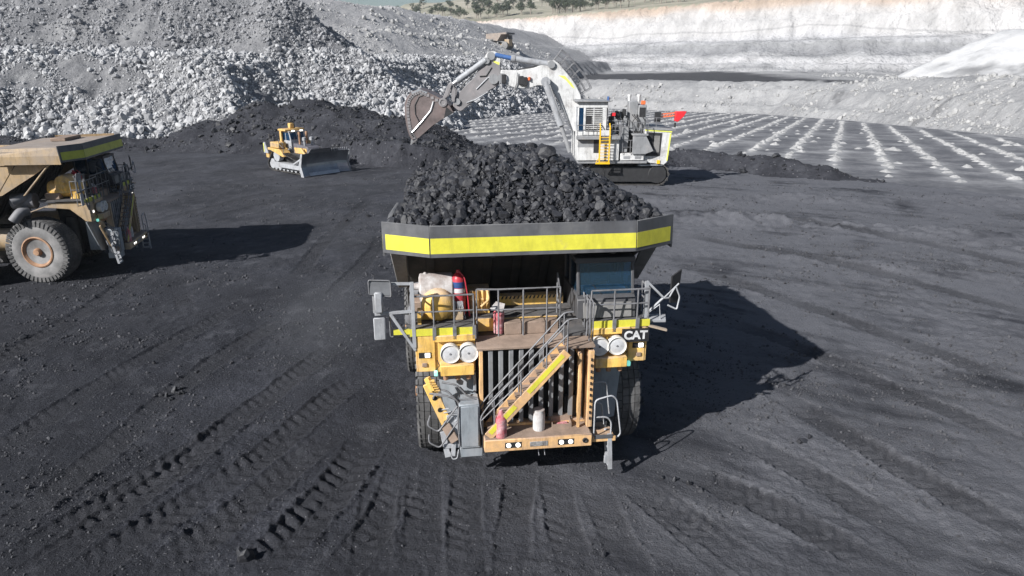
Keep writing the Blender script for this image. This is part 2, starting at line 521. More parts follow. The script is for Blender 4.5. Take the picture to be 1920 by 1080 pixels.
    wall = np.interp(ss, [-5, 0, 5, 11, 14, 21, 28, 32, 44, 47, 52, 55, 61, 62.5, 66], [0, 4, 10.0, 11.2, 14.5, 16.2, 23.2, 24.0, 24.8, 27, 36.0, 37.5, 44.5, 47.5, 50])
    hill = 50 + 0.14 * np.clip(sw - 66, 0, 420) + 9 * fbm(x, y, 170, 3, 95) * np.clip((sw - 66) / 160, 0, 1) - 0.28 * np.clip(-x - 160, 0, 130) * np.clip((sw - 66) / 100, 0, 1)
    lift = 1 + .15 * np.clip((x + 60) / 260, 0, 1.15)
    wall = 4 + (wall - 4) * lift + 2.5 * fbm(x, y, 80, 2, 97) * np.clip(wall / 20 - .3, 0, 1) * (ss < 60)
    hill = hill + 46 * (lift - 1)
    m = far & (sw > -5) & (wall > h)
    reg = np.where(m, WALL, reg); h = np.where(m, wall + 0.5 * fbm(x, y, 4, 3, 96) * (ss < 60), h)
    m = far & (sw > 66)
    reg = np.where(m, HILL, reg); h = np.where(m, hill, h)
    return h, reg, wear


def height_at(x, y):
    h, r, w = terrain(np.array([float(x)]), np.array([float(y)]))
    return float(h[0])


# ---------------------------------------------------------------- terrain sheets
_az = np.concatenate([np.linspace(-180, -56, 40, endpoint=False), np.arange(-56, 56, 0.165), np.linspace(56, 180, 40)])
_az = np.radians(_az)
_rad = [0.4, 1.5, 3.0, 4.5, 5.5, 6.2]
while _rad[-1] < 1150:
    r0 = _rad[-1]
    if r0 < 40: f = 0.0030
    elif r0 < 90: f = 0.0036
    elif r0 < 450: f = 0.0033
    else: f = 0.0042
    _rad.append(r0 * (1 + f))
_rad += [1400, 2000, 3500, 6000]
_rad = np.array(_rad)
NA, NR = len(_az), len(_rad)
_X = (_rad[:, None] * np.sin(_az)[None, :]).ravel()
_Y = (_rad[:, None] * np.cos(_az)[None, :]).ravel()
_H, _REG, _WEAR = terrain(_X, _Y)
_H = np.where(np.hypot(_X, _Y) > 1500, np.minimum(_H, 88), _H)
_i = (np.arange(NR - 1)[:, None] * NA + np.arange(NA - 1)[None, :]).ravel()
_F = np.stack([_i, _i + 1, _i + NA + 1, _i + NA], 1)
_FR = _REG[_F].max(1)

M_COAL = ground_mat("coal_floor", [(0.0, (.010, .0106, .0145)), (.45, (.0225, .0238, .0305)), (.75, (.037, .039, .049)), (1.0, (.075, .078, .095))], 0.16, 11.0, lo=.36, hi=.66,
                    bump=0.9, bump_scale=13.0, bump_dist=0.11, speck=(.13, .13, .14), speck_scale=16.0, speck_at=0.94, attr="pale", attr_col=(.124, .1265, .142), attr2="wear", attr2_col=(.030, .0305, .035), spec=0.3)
M_FIELD = ground_mat("drilled_coal", [(0.0, (.065, .067, .075)), (.42, (.105, .107, .118)), (.7, (.18, .181, .192)), (1.0, (.34, .34, .345))], 0.11, 0.9,
                     bump=0.5, bump_scale=2.5, bump_dist=0.15, stretch=(1, 1.6, 1), attr="dust", attr_col=(.33, .33, .335))
M_BANK = ground_mat("coal_bank", [(0.0, (.014, .0145, .018)), (.5, (.033, .034, .041)), (1.0, (.066, .068, .078))], 0.4, 2.2, bump=0.8, bump_scale=3.0, bump_dist=0.25,
                    speck=(.13, .13, .14), speck_scale=4.0, speck_at=0.9)
M_SPOIL = ground_mat("spoil_rock", [(0.0, (.11, .111, .12)), (.45, (.17, .171, .18)), (.75, (.24, .24, .245)), (1.0, (.34, .338, .338))], 0.07, 0.9, bump=0.9, bump_scale=1.6, bump_dist=0.4)
M_DUMP = ground_mat("dumped_spoil", [(0.0, (.23, .228, .235)), (.5, (.35, .345, .348)), (1.0, (.48, .47, .465))], 0.035, 0.5, bump=0.9, bump_scale=0.8, bump_dist=0.7)
M_BENCH = ground_mat("bench_rock", [(0.0, (.17, .17, .178)), (.5, (.275, .275, .28)), (1.0, (.40, .398, .40))], 0.05, 0.6, bump=0.9, bump_scale=0.7, bump_dist=0.7, attr="coal", attr_col=(.055, .055, .06))
M_WHITE = ground_mat("pale_spoil", [(0.0, (.38, .38, .388)), (.5, (.47, .47, .475)), (1.0, (.56, .56, .56))], 0.035, 0.4, bump=0.6, bump_scale=0.5, bump_dist=0.6, attr="coal", attr_col=(.17, .17, .175))  # here the coal attribute is a painted shadow band plus random dark patches


def wall_mat():
    m = bpy.data.materials.new("highwall_strata")
    m.use_nodes = True
    N, Lk = m.node_tree.nodes, m.node_tree.links
    b = N["Principled BSDF"]; b.inputs["Roughness"].default_value = 0.95; b.inputs["Specular IOR Level"].default_value = 0.15
    geo = N.new("ShaderNodeNewGeometry")
    sep = N.new("ShaderNodeSeparateXYZ"); Lk.new(geo.outputs["Position"], sep.inputs[0])
    n = N.new("ShaderNodeTexNoise"); n.inputs["Scale"].default_value = 0.018; n.inputs["Detail"].default_value = 7
    Lk.new(geo.outputs["Position"], n.inputs["Vector"])
    mp = N.new("ShaderNodeMapping"); mp.inputs["Scale"].default_value = (.09, .09, .012); Lk.new(geo.outputs["Position"], mp.inputs["Vector"])
    st = N.new("ShaderNodeTexNoise"); st.inputs["Scale"].default_value = 1.0; st.inputs["Detail"].default_value = 8; st.inputs["Roughness"].default_value = .7
    Lk.new(mp.outputs[0], st.inputs["Vector"])
    a = N.new("ShaderNodeMath"); a.operation = 'MULTIPLY_ADD'; Lk.new(n.outputs[0], a.inputs[0]); a.inputs[1].default_value = 16.0; Lk.new(sep.outputs[2], a.inputs[2])
    mr = N.new("ShaderNodeMapRange"); mr.inputs[1].default_value = 8; mr.inputs[2].default_value = 62; Lk.new(a.outputs[0], mr.inputs[0])
    rp = N.new("ShaderNodeValToRGB"); Lk.new(mr.outputs[0], rp.inputs[0])
    el = rp.color_ramp.elements
    el[0].position = 0; el[0].color = (.30, .30, .315, 1)
    el[1].position = 1; el[1].color = (.46, .37, .30, 1)
    G1, G2, G3 = (.46, .46, .475), (.53, .525, .535), (.27, .272, .285)
    for p, c in ((.10, G1), (.15, (.36, .36, .37)), (.165, G3), (.19, (.40, .40, .41)), (.24, G2), (.30, (.44, .44, .45)), (.33, G3), (.38, (.31, .312, .325)), (.43, (.35, .352, .36)), (.455, G1),
                 (.52, G2), (.60, (.54, .53, .53)), (.615, (.40, .395, .40)), (.635, (.54, .53, .53)), (.78, (.55, .54, .54)), (.88, (.56, .535, .52)), (.95, (.54, .45, .385))):
        e = el.new(p); e.color = (*c, 1)
    mm = N.new("ShaderNodeMapRange"); mm.inputs[1].default_value = .3; mm.inputs[2].default_value = .72; mm.inputs[3].default_value = .52; mm.inputs[4].default_value = .98
    Lk.new(st.outputs[0], mm.inputs[0])
    sc_ = N.new("ShaderNodeVectorMath"); sc_.operation = 'SCALE'; Lk.new(rp.outputs[0], sc_.inputs[0]); Lk.new(mm.outputs[0], sc_.inputs["Scale"])
    Lk.new(sc_.outputs[0], b.inputs["Base Color"])
    h = N.new("ShaderNodeTexNoise"); h.inputs["Scale"].default_value = 0.4; h.inputs["Detail"].default_value = 8
    Lk.new(geo.outputs["Position"], h.inputs["Vector"])
    bp = N.new("ShaderNodeBump"); bp.inputs["Strength"].default_value = 1.0; bp.inputs["Distance"].default_value = 2.0
    Lk.new(h.outputs[0], bp.inputs["Height"]); Lk.new(bp.outputs[0], b.inputs["Normal"])
    return m


M_WALL = wall_mat()
M_HILL = ground_mat("dry_grassland", [(0.0, (.15, .155, .11)), (.4, (.25, .24, .185)), (.7, (.36, .33, .27)), (1.0, (.46, .42, .36))], 0.02, 0.12, bump=0.4, bump_scale=0.4, bump_dist=0.6)

SHEETS = {FLOOR: ("pit_floor", M_COAL), FIELD: ("drilled_coal_bench", M_FIELD), BANK: ("coal_bank", M_BANK), SPOIL: ("spoil_slope", M_SPOIL),
          DUMP: ("spoil_terrace", M_DUMP), BENCH: ("rock_bench", M_BENCH), WHITE: ("pale_spoil_slope", M_WHITE), WALL: ("highwall_slope", M_WALL), HILL: ("grassland_hills", M_HILL)}
_V = np.stack([_X, _Y, _H], 1)
for rg, (nm, mt) in SHEETS.items():
    fs = _F[_FR == rg]
    if not len(fs): continue
    used, inv = np.unique(fs, return_inverse=True)
    me = np_mesh(nm, _V[used], inv.reshape(fs.shape), mt, smooth=True)
    if rg == FLOOR:
        at = me.attributes.new("wear", 'FLOAT', 'POINT'); at.data.foreach_set("value", _WEAR[used].astype(np.float32))
        xx, yy = _X[used], _Y[used]
        bend = np.clip((xx + 4) / 14, -1, 1)          # streaks follow the haul route, which fans out past the truck
        dx_ = np.where(bend < 0, .62, .86); dy_ = np.where(bend < 0, .78, -.50)
        ca_ = xx * dx_ + yy * dy_; cb_ = -xx * dy_ + yy * dx_
        cb_ = cb_ + 1.2 * fbm(xx, yy, 14, 2, 120)
        stk = fbm(ca_ / 9.0, cb_ / .75, 1.0, 4, 121, .55) + .7 * fbm(ca_ / 18.0, cb_ / 2.6, 1.0, 3, 122)
        amt = .25 + .78 * np.clip((xx + 1) / 12, -.36, 1) + .22 * np.clip((yy - 22) / 26, 0, 1)
        pale = np.clip(amt * (.75 + .6 * stk + .7 * fbm(xx, yy, 5, 5, 125, .62)) + .5 * np.maximum(fbm(xx, yy, 1.4, 4, 123, .65) - .22, 0), 0, .85)
        at = me.attributes.new("pale", 'FLOAT', 'POINT'); at.data.foreach_set("value", pale.astype(np.float32))
    if rg == FIELD:
        xx, yy = _X[used], _Y[used]
        an = on_ground(1573, 262, -3.2)
        q = ((xx - an.x) * ROW_DIR[1] - (yy - an.y) * ROW_DIR[0] + .5 * fbm(xx, yy, 4, 2, 110)) / 5.9
        dr = np.abs(q - np.round(q)) * 5.9
        c = .9 * np.exp(-(dr / 1.0) ** 2) * np.clip(.72 + 1.2 * fbm(xx, yy, 2.5, 4, 111, .6), 0, 1) + .55 * np.clip(1.6 * fbm(xx, yy, 9, 5, 112, .6) - .1, 0, 1)
        c = c * np.clip((sdist(xx, yy, FIELD_NEAR) - 2) / 8, 0.1, 1)
        at = me.attributes.new("dust", 'FLOAT', 'POINT'); at.data.foreach_set("value", np.clip(c, 0, 1).astype(np.float32))
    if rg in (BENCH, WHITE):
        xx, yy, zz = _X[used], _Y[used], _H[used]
        if rg == BENCH:
            sfu = sdist(xx, yy, FIELD_FAR)
            c = np.clip((sfu - 24 + 8 * fbm(xx, yy, 30, 3, 101)) / 3, 0, 1) * np.clip((yy - 250) / 30, 0, 1) * np.clip((150 - xx) / 20, 0, 1) * np.clip((470 - yy) / 20, 0, 1) * (zz < 9)
            c = np.maximum(c, np.clip(2.2 * (fbm(xx, yy, 11, 5, 102, .6) - .42), 0, .5) * (xx > 95))
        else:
            c = np.clip((3.2 - np.abs(zz - (7.5 + (xx - 185) * .16)) + 5 * fbm(xx, yy, 16, 4, 103)) / 2, 0, 1) * .9 * np.clip((xx - 182) / 10, 0, 1)  # diagonal dark band: shadow on the pale dump painted into its colour
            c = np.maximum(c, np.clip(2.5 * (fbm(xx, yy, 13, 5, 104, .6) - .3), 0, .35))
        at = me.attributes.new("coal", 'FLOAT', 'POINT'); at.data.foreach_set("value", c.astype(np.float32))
    tag(link(nm, me), kind="structure")


# ---------------------------------------------------------------- solid builder
class MB:
    def __init__(s):
        s.v = []; s.f = []

    def _add(s, vs, fs):
        k = len(s.v)
        s.v += [tuple(v) for v in vs]
        s.f += [tuple(i + k for i in f) for f in fs]
        return s

    def box(s, x0, x1, y0, y1, z0, z1):
        vs = [(x, y, z) for z in (z0, z1) for y in (y0, y1) for x in (x0, x1)]
        return s._add(vs, [(0, 2, 3, 1), (4, 5, 7, 6), (0, 1, 5, 4), (2, 6, 7, 3), (0, 4, 6, 2), (1, 3, 7, 5)])

    def hull8(s, a, b):
        """Solid between two quads (each 4 points in the same winding)."""
        return s._add(list(a) + list(b), [(3, 2, 1, 0), (4, 5, 6, 7), (0, 1, 5, 4), (1, 2, 6, 5), (2, 3, 7, 6), (3, 0, 4, 7)])

    def prism(s, pts, axis, a, b):
        """Extrude a 2-D polygon along an axis: x takes (y,z), y takes (x,z), z takes (x,y)."""
        def P(p, t):
            return {'x': (t, p[0], p[1]), 'y': (p[0], t, p[1]), 'z': (p[0], p[1], t)}[axis]
        n = len(pts)
        vs = [P(p, a) for p in pts] + [P(p, b) for p in pts]
        fs = [tuple(range(n))[::-1], tuple(range(n, 2 * n))]
        fs += [(i, (i + 1) % n, n + (i + 1) % n, n + i) for i in range(n)]
        return s._add(vs, fs)

    @staticmethod
    def frame(d):
        d = Vector(d).normalized()
        up = Vector((0, 0, 1)) if abs(d.z) < 0.95 else Vector((1, 0, 0))
        a = d.cross(up).normalized()
        return a, a.cross(d).normalized()

    def cyl(s, p0, p1, r0, r1=None, n=14):
        r1 = r0 if r1 is None else r1
        p0, p1 = Vector(p0), Vector(p1)
        a, b = s.frame(p1 - p0)
        vs = []
        for p, r in ((p0, r0), (p1, r1)):
            for i in range(n):
                t = 2 * math.pi * i / n
                vs.append(p + a * (r * math.cos(t)) + b * (r * math.sin(t)))
        fs = [tuple(range(n))[::-1], tuple(range(n, 2 * n))]
        fs += [(i, (i + 1) % n, n + (i + 1) % n, n + i) for i in range(n)]
        return s._add(vs, fs)

    def lathe(s, prof, org, d, n=24):
        """Profile of (distance along d, radius)."""
        org = Vector(org); d = Vector(d).normalized()
        a, b = s.frame(d)
        vs = []; m = len(prof)
        for t, r in prof:
            for i in range(n):
                q = 2 * math.pi * i / n
                vs.append(org + d * t + a * (r * math.cos(q)) + b * (r * math.sin(q)))
        fs = [tuple(range(n))[::-1], tuple(range((m - 1) * n, m * n))]
        for j in range(m - 1):
            fs += [(j * n + i, j * n + (i + 1) % n, (j + 1) * n + (i + 1) % n, (j + 1) * n + i) for i in range(n)]
        return s._add(vs, fs)

    def tube(s, pts, r=0.022, n=6, closed=False):
        pts = [Vector(p) for p in pts]
        if closed: pts.append(pts[0])
        rings = []
        for i, p in enumerate(pts):
            if i == 0: d = pts[1] - p
            elif i == len(pts) - 1: d = p - pts[i - 1]
            else: d = (pts[i + 1] - p).normalized() + (p - pts[i - 1]).normalized()
            if d.length < 1e-6: d = pts[i] - pts[i - 1]
            d.normalize()
            if rings:
                a = rings[-1][1] - d * rings[-1][1].dot(d)
                a = a.normalized() if a.length > 1e-4 else s.frame(d)[0]
            else:
                a = s.frame(d)[0]
            k = 1.0
            if 0 < i < len(pts) - 1:
                c = max(0.5, d.dot((p - pts[i - 1]).normalized())); k = 1 / c
            rings.append((p, a, d.cross(a), k))
        vs = []
        for p, a, b, k in rings:
            for i in range(n):
                t = 2 * math.pi * i / n
                vs.append(p + (a * math.cos(t) + b * math.sin(t)) * r * min(k, 1.2))
        m = len(rings)
        fs = [tuple(range(n))[::-1], tuple(range((m - 1) * n, m * n))]
        for j in range(m - 1):
            fs += [(j * n + i, j * n + (i + 1) % n, (j + 1) * n + (i + 1) % n, (j + 1) * n + i) for i in range(n)]
        return s._add(vs, fs)

    def bar(s, p0, p1, w, h, up=None):
        p0, p1 = Vector(p0), Vector(p1)
        d = (p1 - p0).normalized()
        u = Vector(up) if up else (Vector((0, 0, 1)) if abs(d.z) < 0.95 else Vector((0, 1, 0)))
        a = d.cross(u).normalized(); b = a.cross(d).normalized()
        q = lambda p: [p - a * w / 2 - b * h / 2, p + a * w / 2 - b * h / 2, p + a * w / 2 + b * h / 2, p - a * w / 2 + b * h / 2]
        return s.hull8(q(p0), q(p1))

    def plate(s, pts, t, n=None):
        """Flat polygon given thickness t against its normal."""
        pts = [Vector(p) for p in pts]
        nn = Vector(n) if n else (pts[1] - pts[0]).cross(pts[2] - pts[0]).normalized()
        k = len(pts)
        vs = pts + [p - nn * t for p in pts]
        fs = [tuple(range(k)), tuple(range(k, 2 * k))[::-1]]
        fs += [((i + 1) % k, i, k + i, k + (i + 1) % k) for i in range(k)]
        return s._add(vs, fs)

    def ball(s, c, r, sq=(1, 1, 1), n=12):
        c = Vector(c); vs = []; fs = []
        m = n // 2
        for j in range(m + 1):
            p = math.pi * j / m
            for i in range(n):
                t = 2 * math.pi * i / n
                vs.append(c + Vector((r * sq[0] * math.sin(p) * math.cos(t), r * sq[1] * math.sin(p) * math.sin(t), r * sq[2] * math.cos(p))))
        for j in range(m):
            fs += [(j * n + i, (j + 1) * n + i, (j + 1) * n + (i + 1) % n, j * n + (i + 1) % n) for i in range(n)]
        return s._add(vs, fs)

    def xf(s, M, start=0):
        for i in range(start, len(s.v)):
            s.v[i] = tuple(M @ Vector(s.v[i]))
        return s

    def build(s, name, material, parent=None, bevel=0.0, angle=32, label=None):
        me = bpy.data.meshes.new(name)
        me.from_pydata(s.v, [], s.f)
        bm = bmesh.new(); bm.from_mesh(me)
        bmesh.ops.recalc_face_normals(bm, faces=bm.faces)
        bm.to_mesh(me); bm.free()
        me.shade_smooth()
        me.set_sharp_from_angle(angle=R(angle))
        me.materials.append(material)
        o = link(name, me, parent)
        if bevel:
            md = o.modifiers.new("edge", 'BEVEL'); md.width = bevel; md.segments = 1; md.limit_method = 'ANGLE'; md.angle_limit = R(40)
        if label: o["label"] = label
        return o


def empty(name, loc, rz=0.0):
    o = bpy.data.objects.new(name, None)
    col.objects.link(o)
    o.location = loc
    o.rotation_euler = (0, 0, rz)
    o.empty_display_size = 0.3
    return o


def copy_tree(o, parent=None):
    c = o.copy()
    col.objects.link(c)
    if parent is not None:
        c.parent = parent
    for ch in [q for q in bpy.data.objects if q.parent == o]:
        copy_tree(ch, c)
    return c


COAL_D = (.055, .054, .055)
TAN_D = (.33, .22, .15)
M_YEL = mat("yellow_paint", (.80, .50, .13), .5, var=.26, scale=1.9, dust=(.62, .45, .30), dust_amt=.48, dust_up=.14, bump=.08, bump_scale=30, grime=0.6)
M_YELB = mat("bright_yellow_tape", (.64, .60, .065), .42, var=.12, scale=3, dust=(.45, .38, .14), dust_amt=.22, dust_up=.15, grime=0.22)
M_YELD = mat("dull_yellow_tape", (.40, .42, .05), .5, var=.15, scale=3, dust=(.25, .22, .1), dust_amt=.3)
M_TAN = mat("dusty_tan_paint", (.45, .32, .18), .65, var=.22, scale=1.3, dust=(.35, .285, .225), dust_amt=.62, dust_up=.2, bump=.1, grime=0.55)
M_PEACH = mat("faded_peach_paint", (.70, .43, .20), .6, var=.22, scale=2.2, dust=(.42, .29, .21), dust_amt=.5, dust_up=.2, bump=.12, bump_scale=30, grime=0.65)
M_SLAT = mat("slat_grey", (.21, .215, .225), .55, var=.2, scale=2, dust=(.12, .115, .11), dust_amt=.4)
M_TANTOP = mat("dust_covered_steel", (.25, .215, .19), .85, var=.22, scale=1.2, dust=(.33, .26, .21), dust_amt=.5)
M_GRY = mat("grey_paint", (.088, .09, .098), .6, var=.22, scale=1.5, dust=(.15, .15, .152), dust_amt=.45, dust_up=.12, bump=.05, grime=0.35)
M_CAB = mat("dark_cab_paint", (.075, .075, .08), .55, var=.2, scale=1.5, dust=(.15, .15, .15), dust_amt=.35)
M_RAIL = mat("rail_grey", (.17, .17, .18), .55, var=.3, scale=5, dust=(.07, .07, .07), dust_amt=.4)
M_LGRY = mat("light_grey_paint", (.34, .35, .37), .55, var=.18, scale=2, dust=(.2, .19, .19), dust_amt=.4, grime=0.5)
M_DECK = mat("dusty_deck", (.085, .083, .085), .85, var=.35, scale=2.5, dust=(.16, .14, .13), dust_amt=.42, bump=.3, bump_scale=40)
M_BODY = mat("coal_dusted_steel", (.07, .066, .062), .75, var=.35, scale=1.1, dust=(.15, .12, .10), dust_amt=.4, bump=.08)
M_BODYL = mat("scuffed_body_steel", (.21, .205, .20), .65, var=.25, scale=1.5, dust=(.12, .11, .10), dust_amt=.42)
M_DARK = mat("greasy_black_steel", (.022, .022, .024), .6, var=.4, scale=2)
M_HOOD = mat("muddy_hood", (.25, .185, .145), .85, var=.3, scale=2.2, dust=(.33, .25, .205), dust_amt=.42, bump=.25, bump_scale=25)
M_TYRE = mat("dusty_rubber", (.075, .074, .075), .9, var=.35, scale=2.2, dust=(.17, .165, .165), dust_amt=.5, bump=.2, bump_scale=30)
M_TYRESIDE = mat("pale_dusty_rubber", (.17, .168, .168), .9, var=.25, scale=1.6, dust=(.28, .27, .268), dust_amt=.55, bump=.15, bump_scale=30)
M_RIM = mat("rusty_tan_rim", (.30, .17, .10), .7, var=.3, scale=3, dust=(.42, .27, .18), dust_amt=.5)
M_LAMPH = mat("headlight_shell", (.60, .585, .56), .5, var=.1, scale=3, dust=(.45, .42, .38), dust_amt=.3)
M_LENS = mat("headlight_lens", (.58, .585, .60), .14, var=.15, scale=9, spec=.8, dust=(.40, .395, .39), dust_amt=.45)
M_SCREEN = mat("windscreen_glass", (.10, .27, .46), .03, var=.05, spec=.6, transmission=.92)
M_GLASS = mat("cab_glass", (.006, .030, .072), .12, var=.3, scale=1.5, spec=.45)
M_GLASSD = mat("dusty_glass", (.16, .165, .175), .25, var=.3, scale=2, spec=.8)
M_WHT = mat("dirty_white_paint", (.56, .545, .54), .6, var=.12, scale=2, dust=(.30, .25, .23), dust_amt=.52, dust_up=.1, grime=0.45)
M_RED = mat("red_bottle", (.42, .035, .05), .4, var=.2, scale=3, dust=(.3, .2, .18), dust_amt=.3)
M_REDWRAP = mat("red_white_wrap", (.52, .33, .34), .75, var=.45, scale=7, dust=(.42, .06, .08), dust_amt=.62, bump=.5, bump_scale=25)
M_BLUE = mat("blue_band", (.03, .07, .20), .4)
M_LIT = mat("lit_lamp", (.9, .9, .88), .3, emit=(1.0, .96, .88, 1.3))
M_TEAL = mat("green_marker_lamp", (.35, .75, .68), .25, emit=(.25, .85, .72, .5))
M_PLATE = mat("scratched_plate", (.34, .335, .33), .6, var=.4, scale=14, dust=(.10, .09, .085), dust_amt=.62, dust_up=0)
M_PIPE = mat("sooty_pipe", (.17, .17, .18), .6, var=.25, scale=2)
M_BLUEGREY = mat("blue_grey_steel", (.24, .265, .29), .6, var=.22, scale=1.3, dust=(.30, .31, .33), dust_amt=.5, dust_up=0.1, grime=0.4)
M_WHITE_L = mat("white_lettering", (.62, .62, .62), .5, var=.3)


def make_wheel(parent, cx, cy, out, r=1.785, w=1.12, mats=None, lugs=44):
    """Wheel on an X axle; out = +1/-1 is the side of its rim face."""
    mt, ms = mats
    wh = empty("wheel", (cx, cy, r)); wh.parent = parent
    b = MB()
    hw = w / 2
    prof = [(-hw + .10, .80), (-hw + .01, .92), (-hw - .02, 1.22), (-hw + .02, 1.52), (-hw + .09, 1.69), (-hw + .20, 1.715), (0, r - .055),
            (hw - .20, 1.715), (hw - .09, 1.69), (hw - .02, 1.52), (hw + .02, 1.22), (hw - .01, .92), (hw - .10, .80)]
    b.lathe(prof, (0, 0, 0), (1, 0, 0), 72)
    b.build("tyre", ms, wh, angle=40)
    t = MB()
    for side in (-1, 1):
        for k in range(lugs):
            a = 2 * math.pi * (k + (0.25 if side > 0 else -0.25)) / lugs
            st = len(t.v)
            hwid = math.pi * 1.7 / lugs * .66
            # worn tread: two ribs and a shoulder block per pitch
            hq = hwid * 1.45
            for xa, xb in ((.012, .19), (.215, .37), (.395, hw - .02)):
                za, zb = r - .012 - .02 * xa, r - .012 - .02 * xb - .03 * (xb > .45)
                t.hull8([(side * xa, -hq + .06 * xa, r - .12), (side * xa, hq + .06 * xa, r - .12), (side * xa, hq + .06 * xa, za), (side * xa, -hq + .06 * xa, za)],
                        [(side * xb, -hq + .06 * xb, r - .15), (side * xb, hq + .06 * xb, r - .15), (side * xb, hq + .06 * xb, zb), (side * xb, -hq + .06 * xb, zb)])
            t.hull8([(side * (hw - .021), -hwid, r - .16), (side * (hw - .021), hwid, r - .16), (side * (hw - .021), hwid, r - .026), (side * (hw - .021), -hwid, r - .026)],
                    [(side * (hw + .025), -hwid * .9, r - .36), (side * (hw + .025), hwid * .9, r - .36), (side * (hw + .045), hwid * .9, r - .10), (side * (hw + .045), -hwid * .9, r - .10)])
            t.xf(Matrix.Rotation(a, 4, 'X'), st)
    t.build("tread", mt, wh)
    q = MB()
    f = out * (hw - .06)
    q.lathe([(f - out * .35, .80), (f + out * .07, .86), (f + out * .09, .80), (f + out * .02, .74), (f - out * .02, .69), (f - out * .44, .60), (f - out * .48, .30)], (0, 0, 0), (1, 0, 0), 40)
    rim = q.build("rim", M_RIM, wh, angle=25)
    h = MB()
    h.lathe([(f - out * .48, .36), (f - out * .16, .31), (f - out * .14, .24), (f + out * .08, .20), (f + out * .12, .17), (f + out * .16, .16)], (0, 0, 0), (1, 0, 0), 24)
    for k in range(12):
        a = 2 * math.pi * k / 12
        h.cyl((f - out * .47, .47 * math.cos(a), .47 * math.sin(a)), (f - out * .40, .47 * math.cos(a), .47 * math.sin(a)), .035, n=6)
    h.build("hub", M_RIM, wh, angle=25)
    return wh


def handrail(pts, parent, h=1.05, mid=.5, r=.026, every=True, kick=False, name="handrail", m=None):
    """Posts at each point, a top rail and a middle rail."""
    b = MB()
    top = [Vector(p) + Vector((0, 0, h)) for p in pts]
    b.tube(top, r)
    b.tube([Vector(p) + Vector((0, 0, mid)) for p in pts], r * .85)
    for p in pts:
        b.tube([Vector(p) - Vector((0, 0, .02)), Vector(p) + Vector((0, 0, h))], r)
    return b.build(name, m or M_RAIL, parent, angle=60)


def loop(pts, parent, r=.028, name="grab_rail", m=None):
    return MB().tube(pts, r).build(name, m or M_RAIL, parent, angle=60)


def rounded(pts, rad=.12, k=3):
    """Round the corners of an open path."""
    P = [Vector(p) for p in pts]
    out = [P[0]]
    for a, b, c in zip(P[:-2], P[1:-1], P[2:]):
        u = (a - b); v = (c - b)
        q = min(rad, u.length * .45, v.length * .45)
        p0 = b + u.normalized() * q; p1 = b + v.normalized() * q
        for i in range(k + 1):
            t = i / k
            out.append(p0 * (1 - t) ** 2 + b * 2 * t * (1 - t) + p1 * t * t)
    out.append(P[-1])
    return out


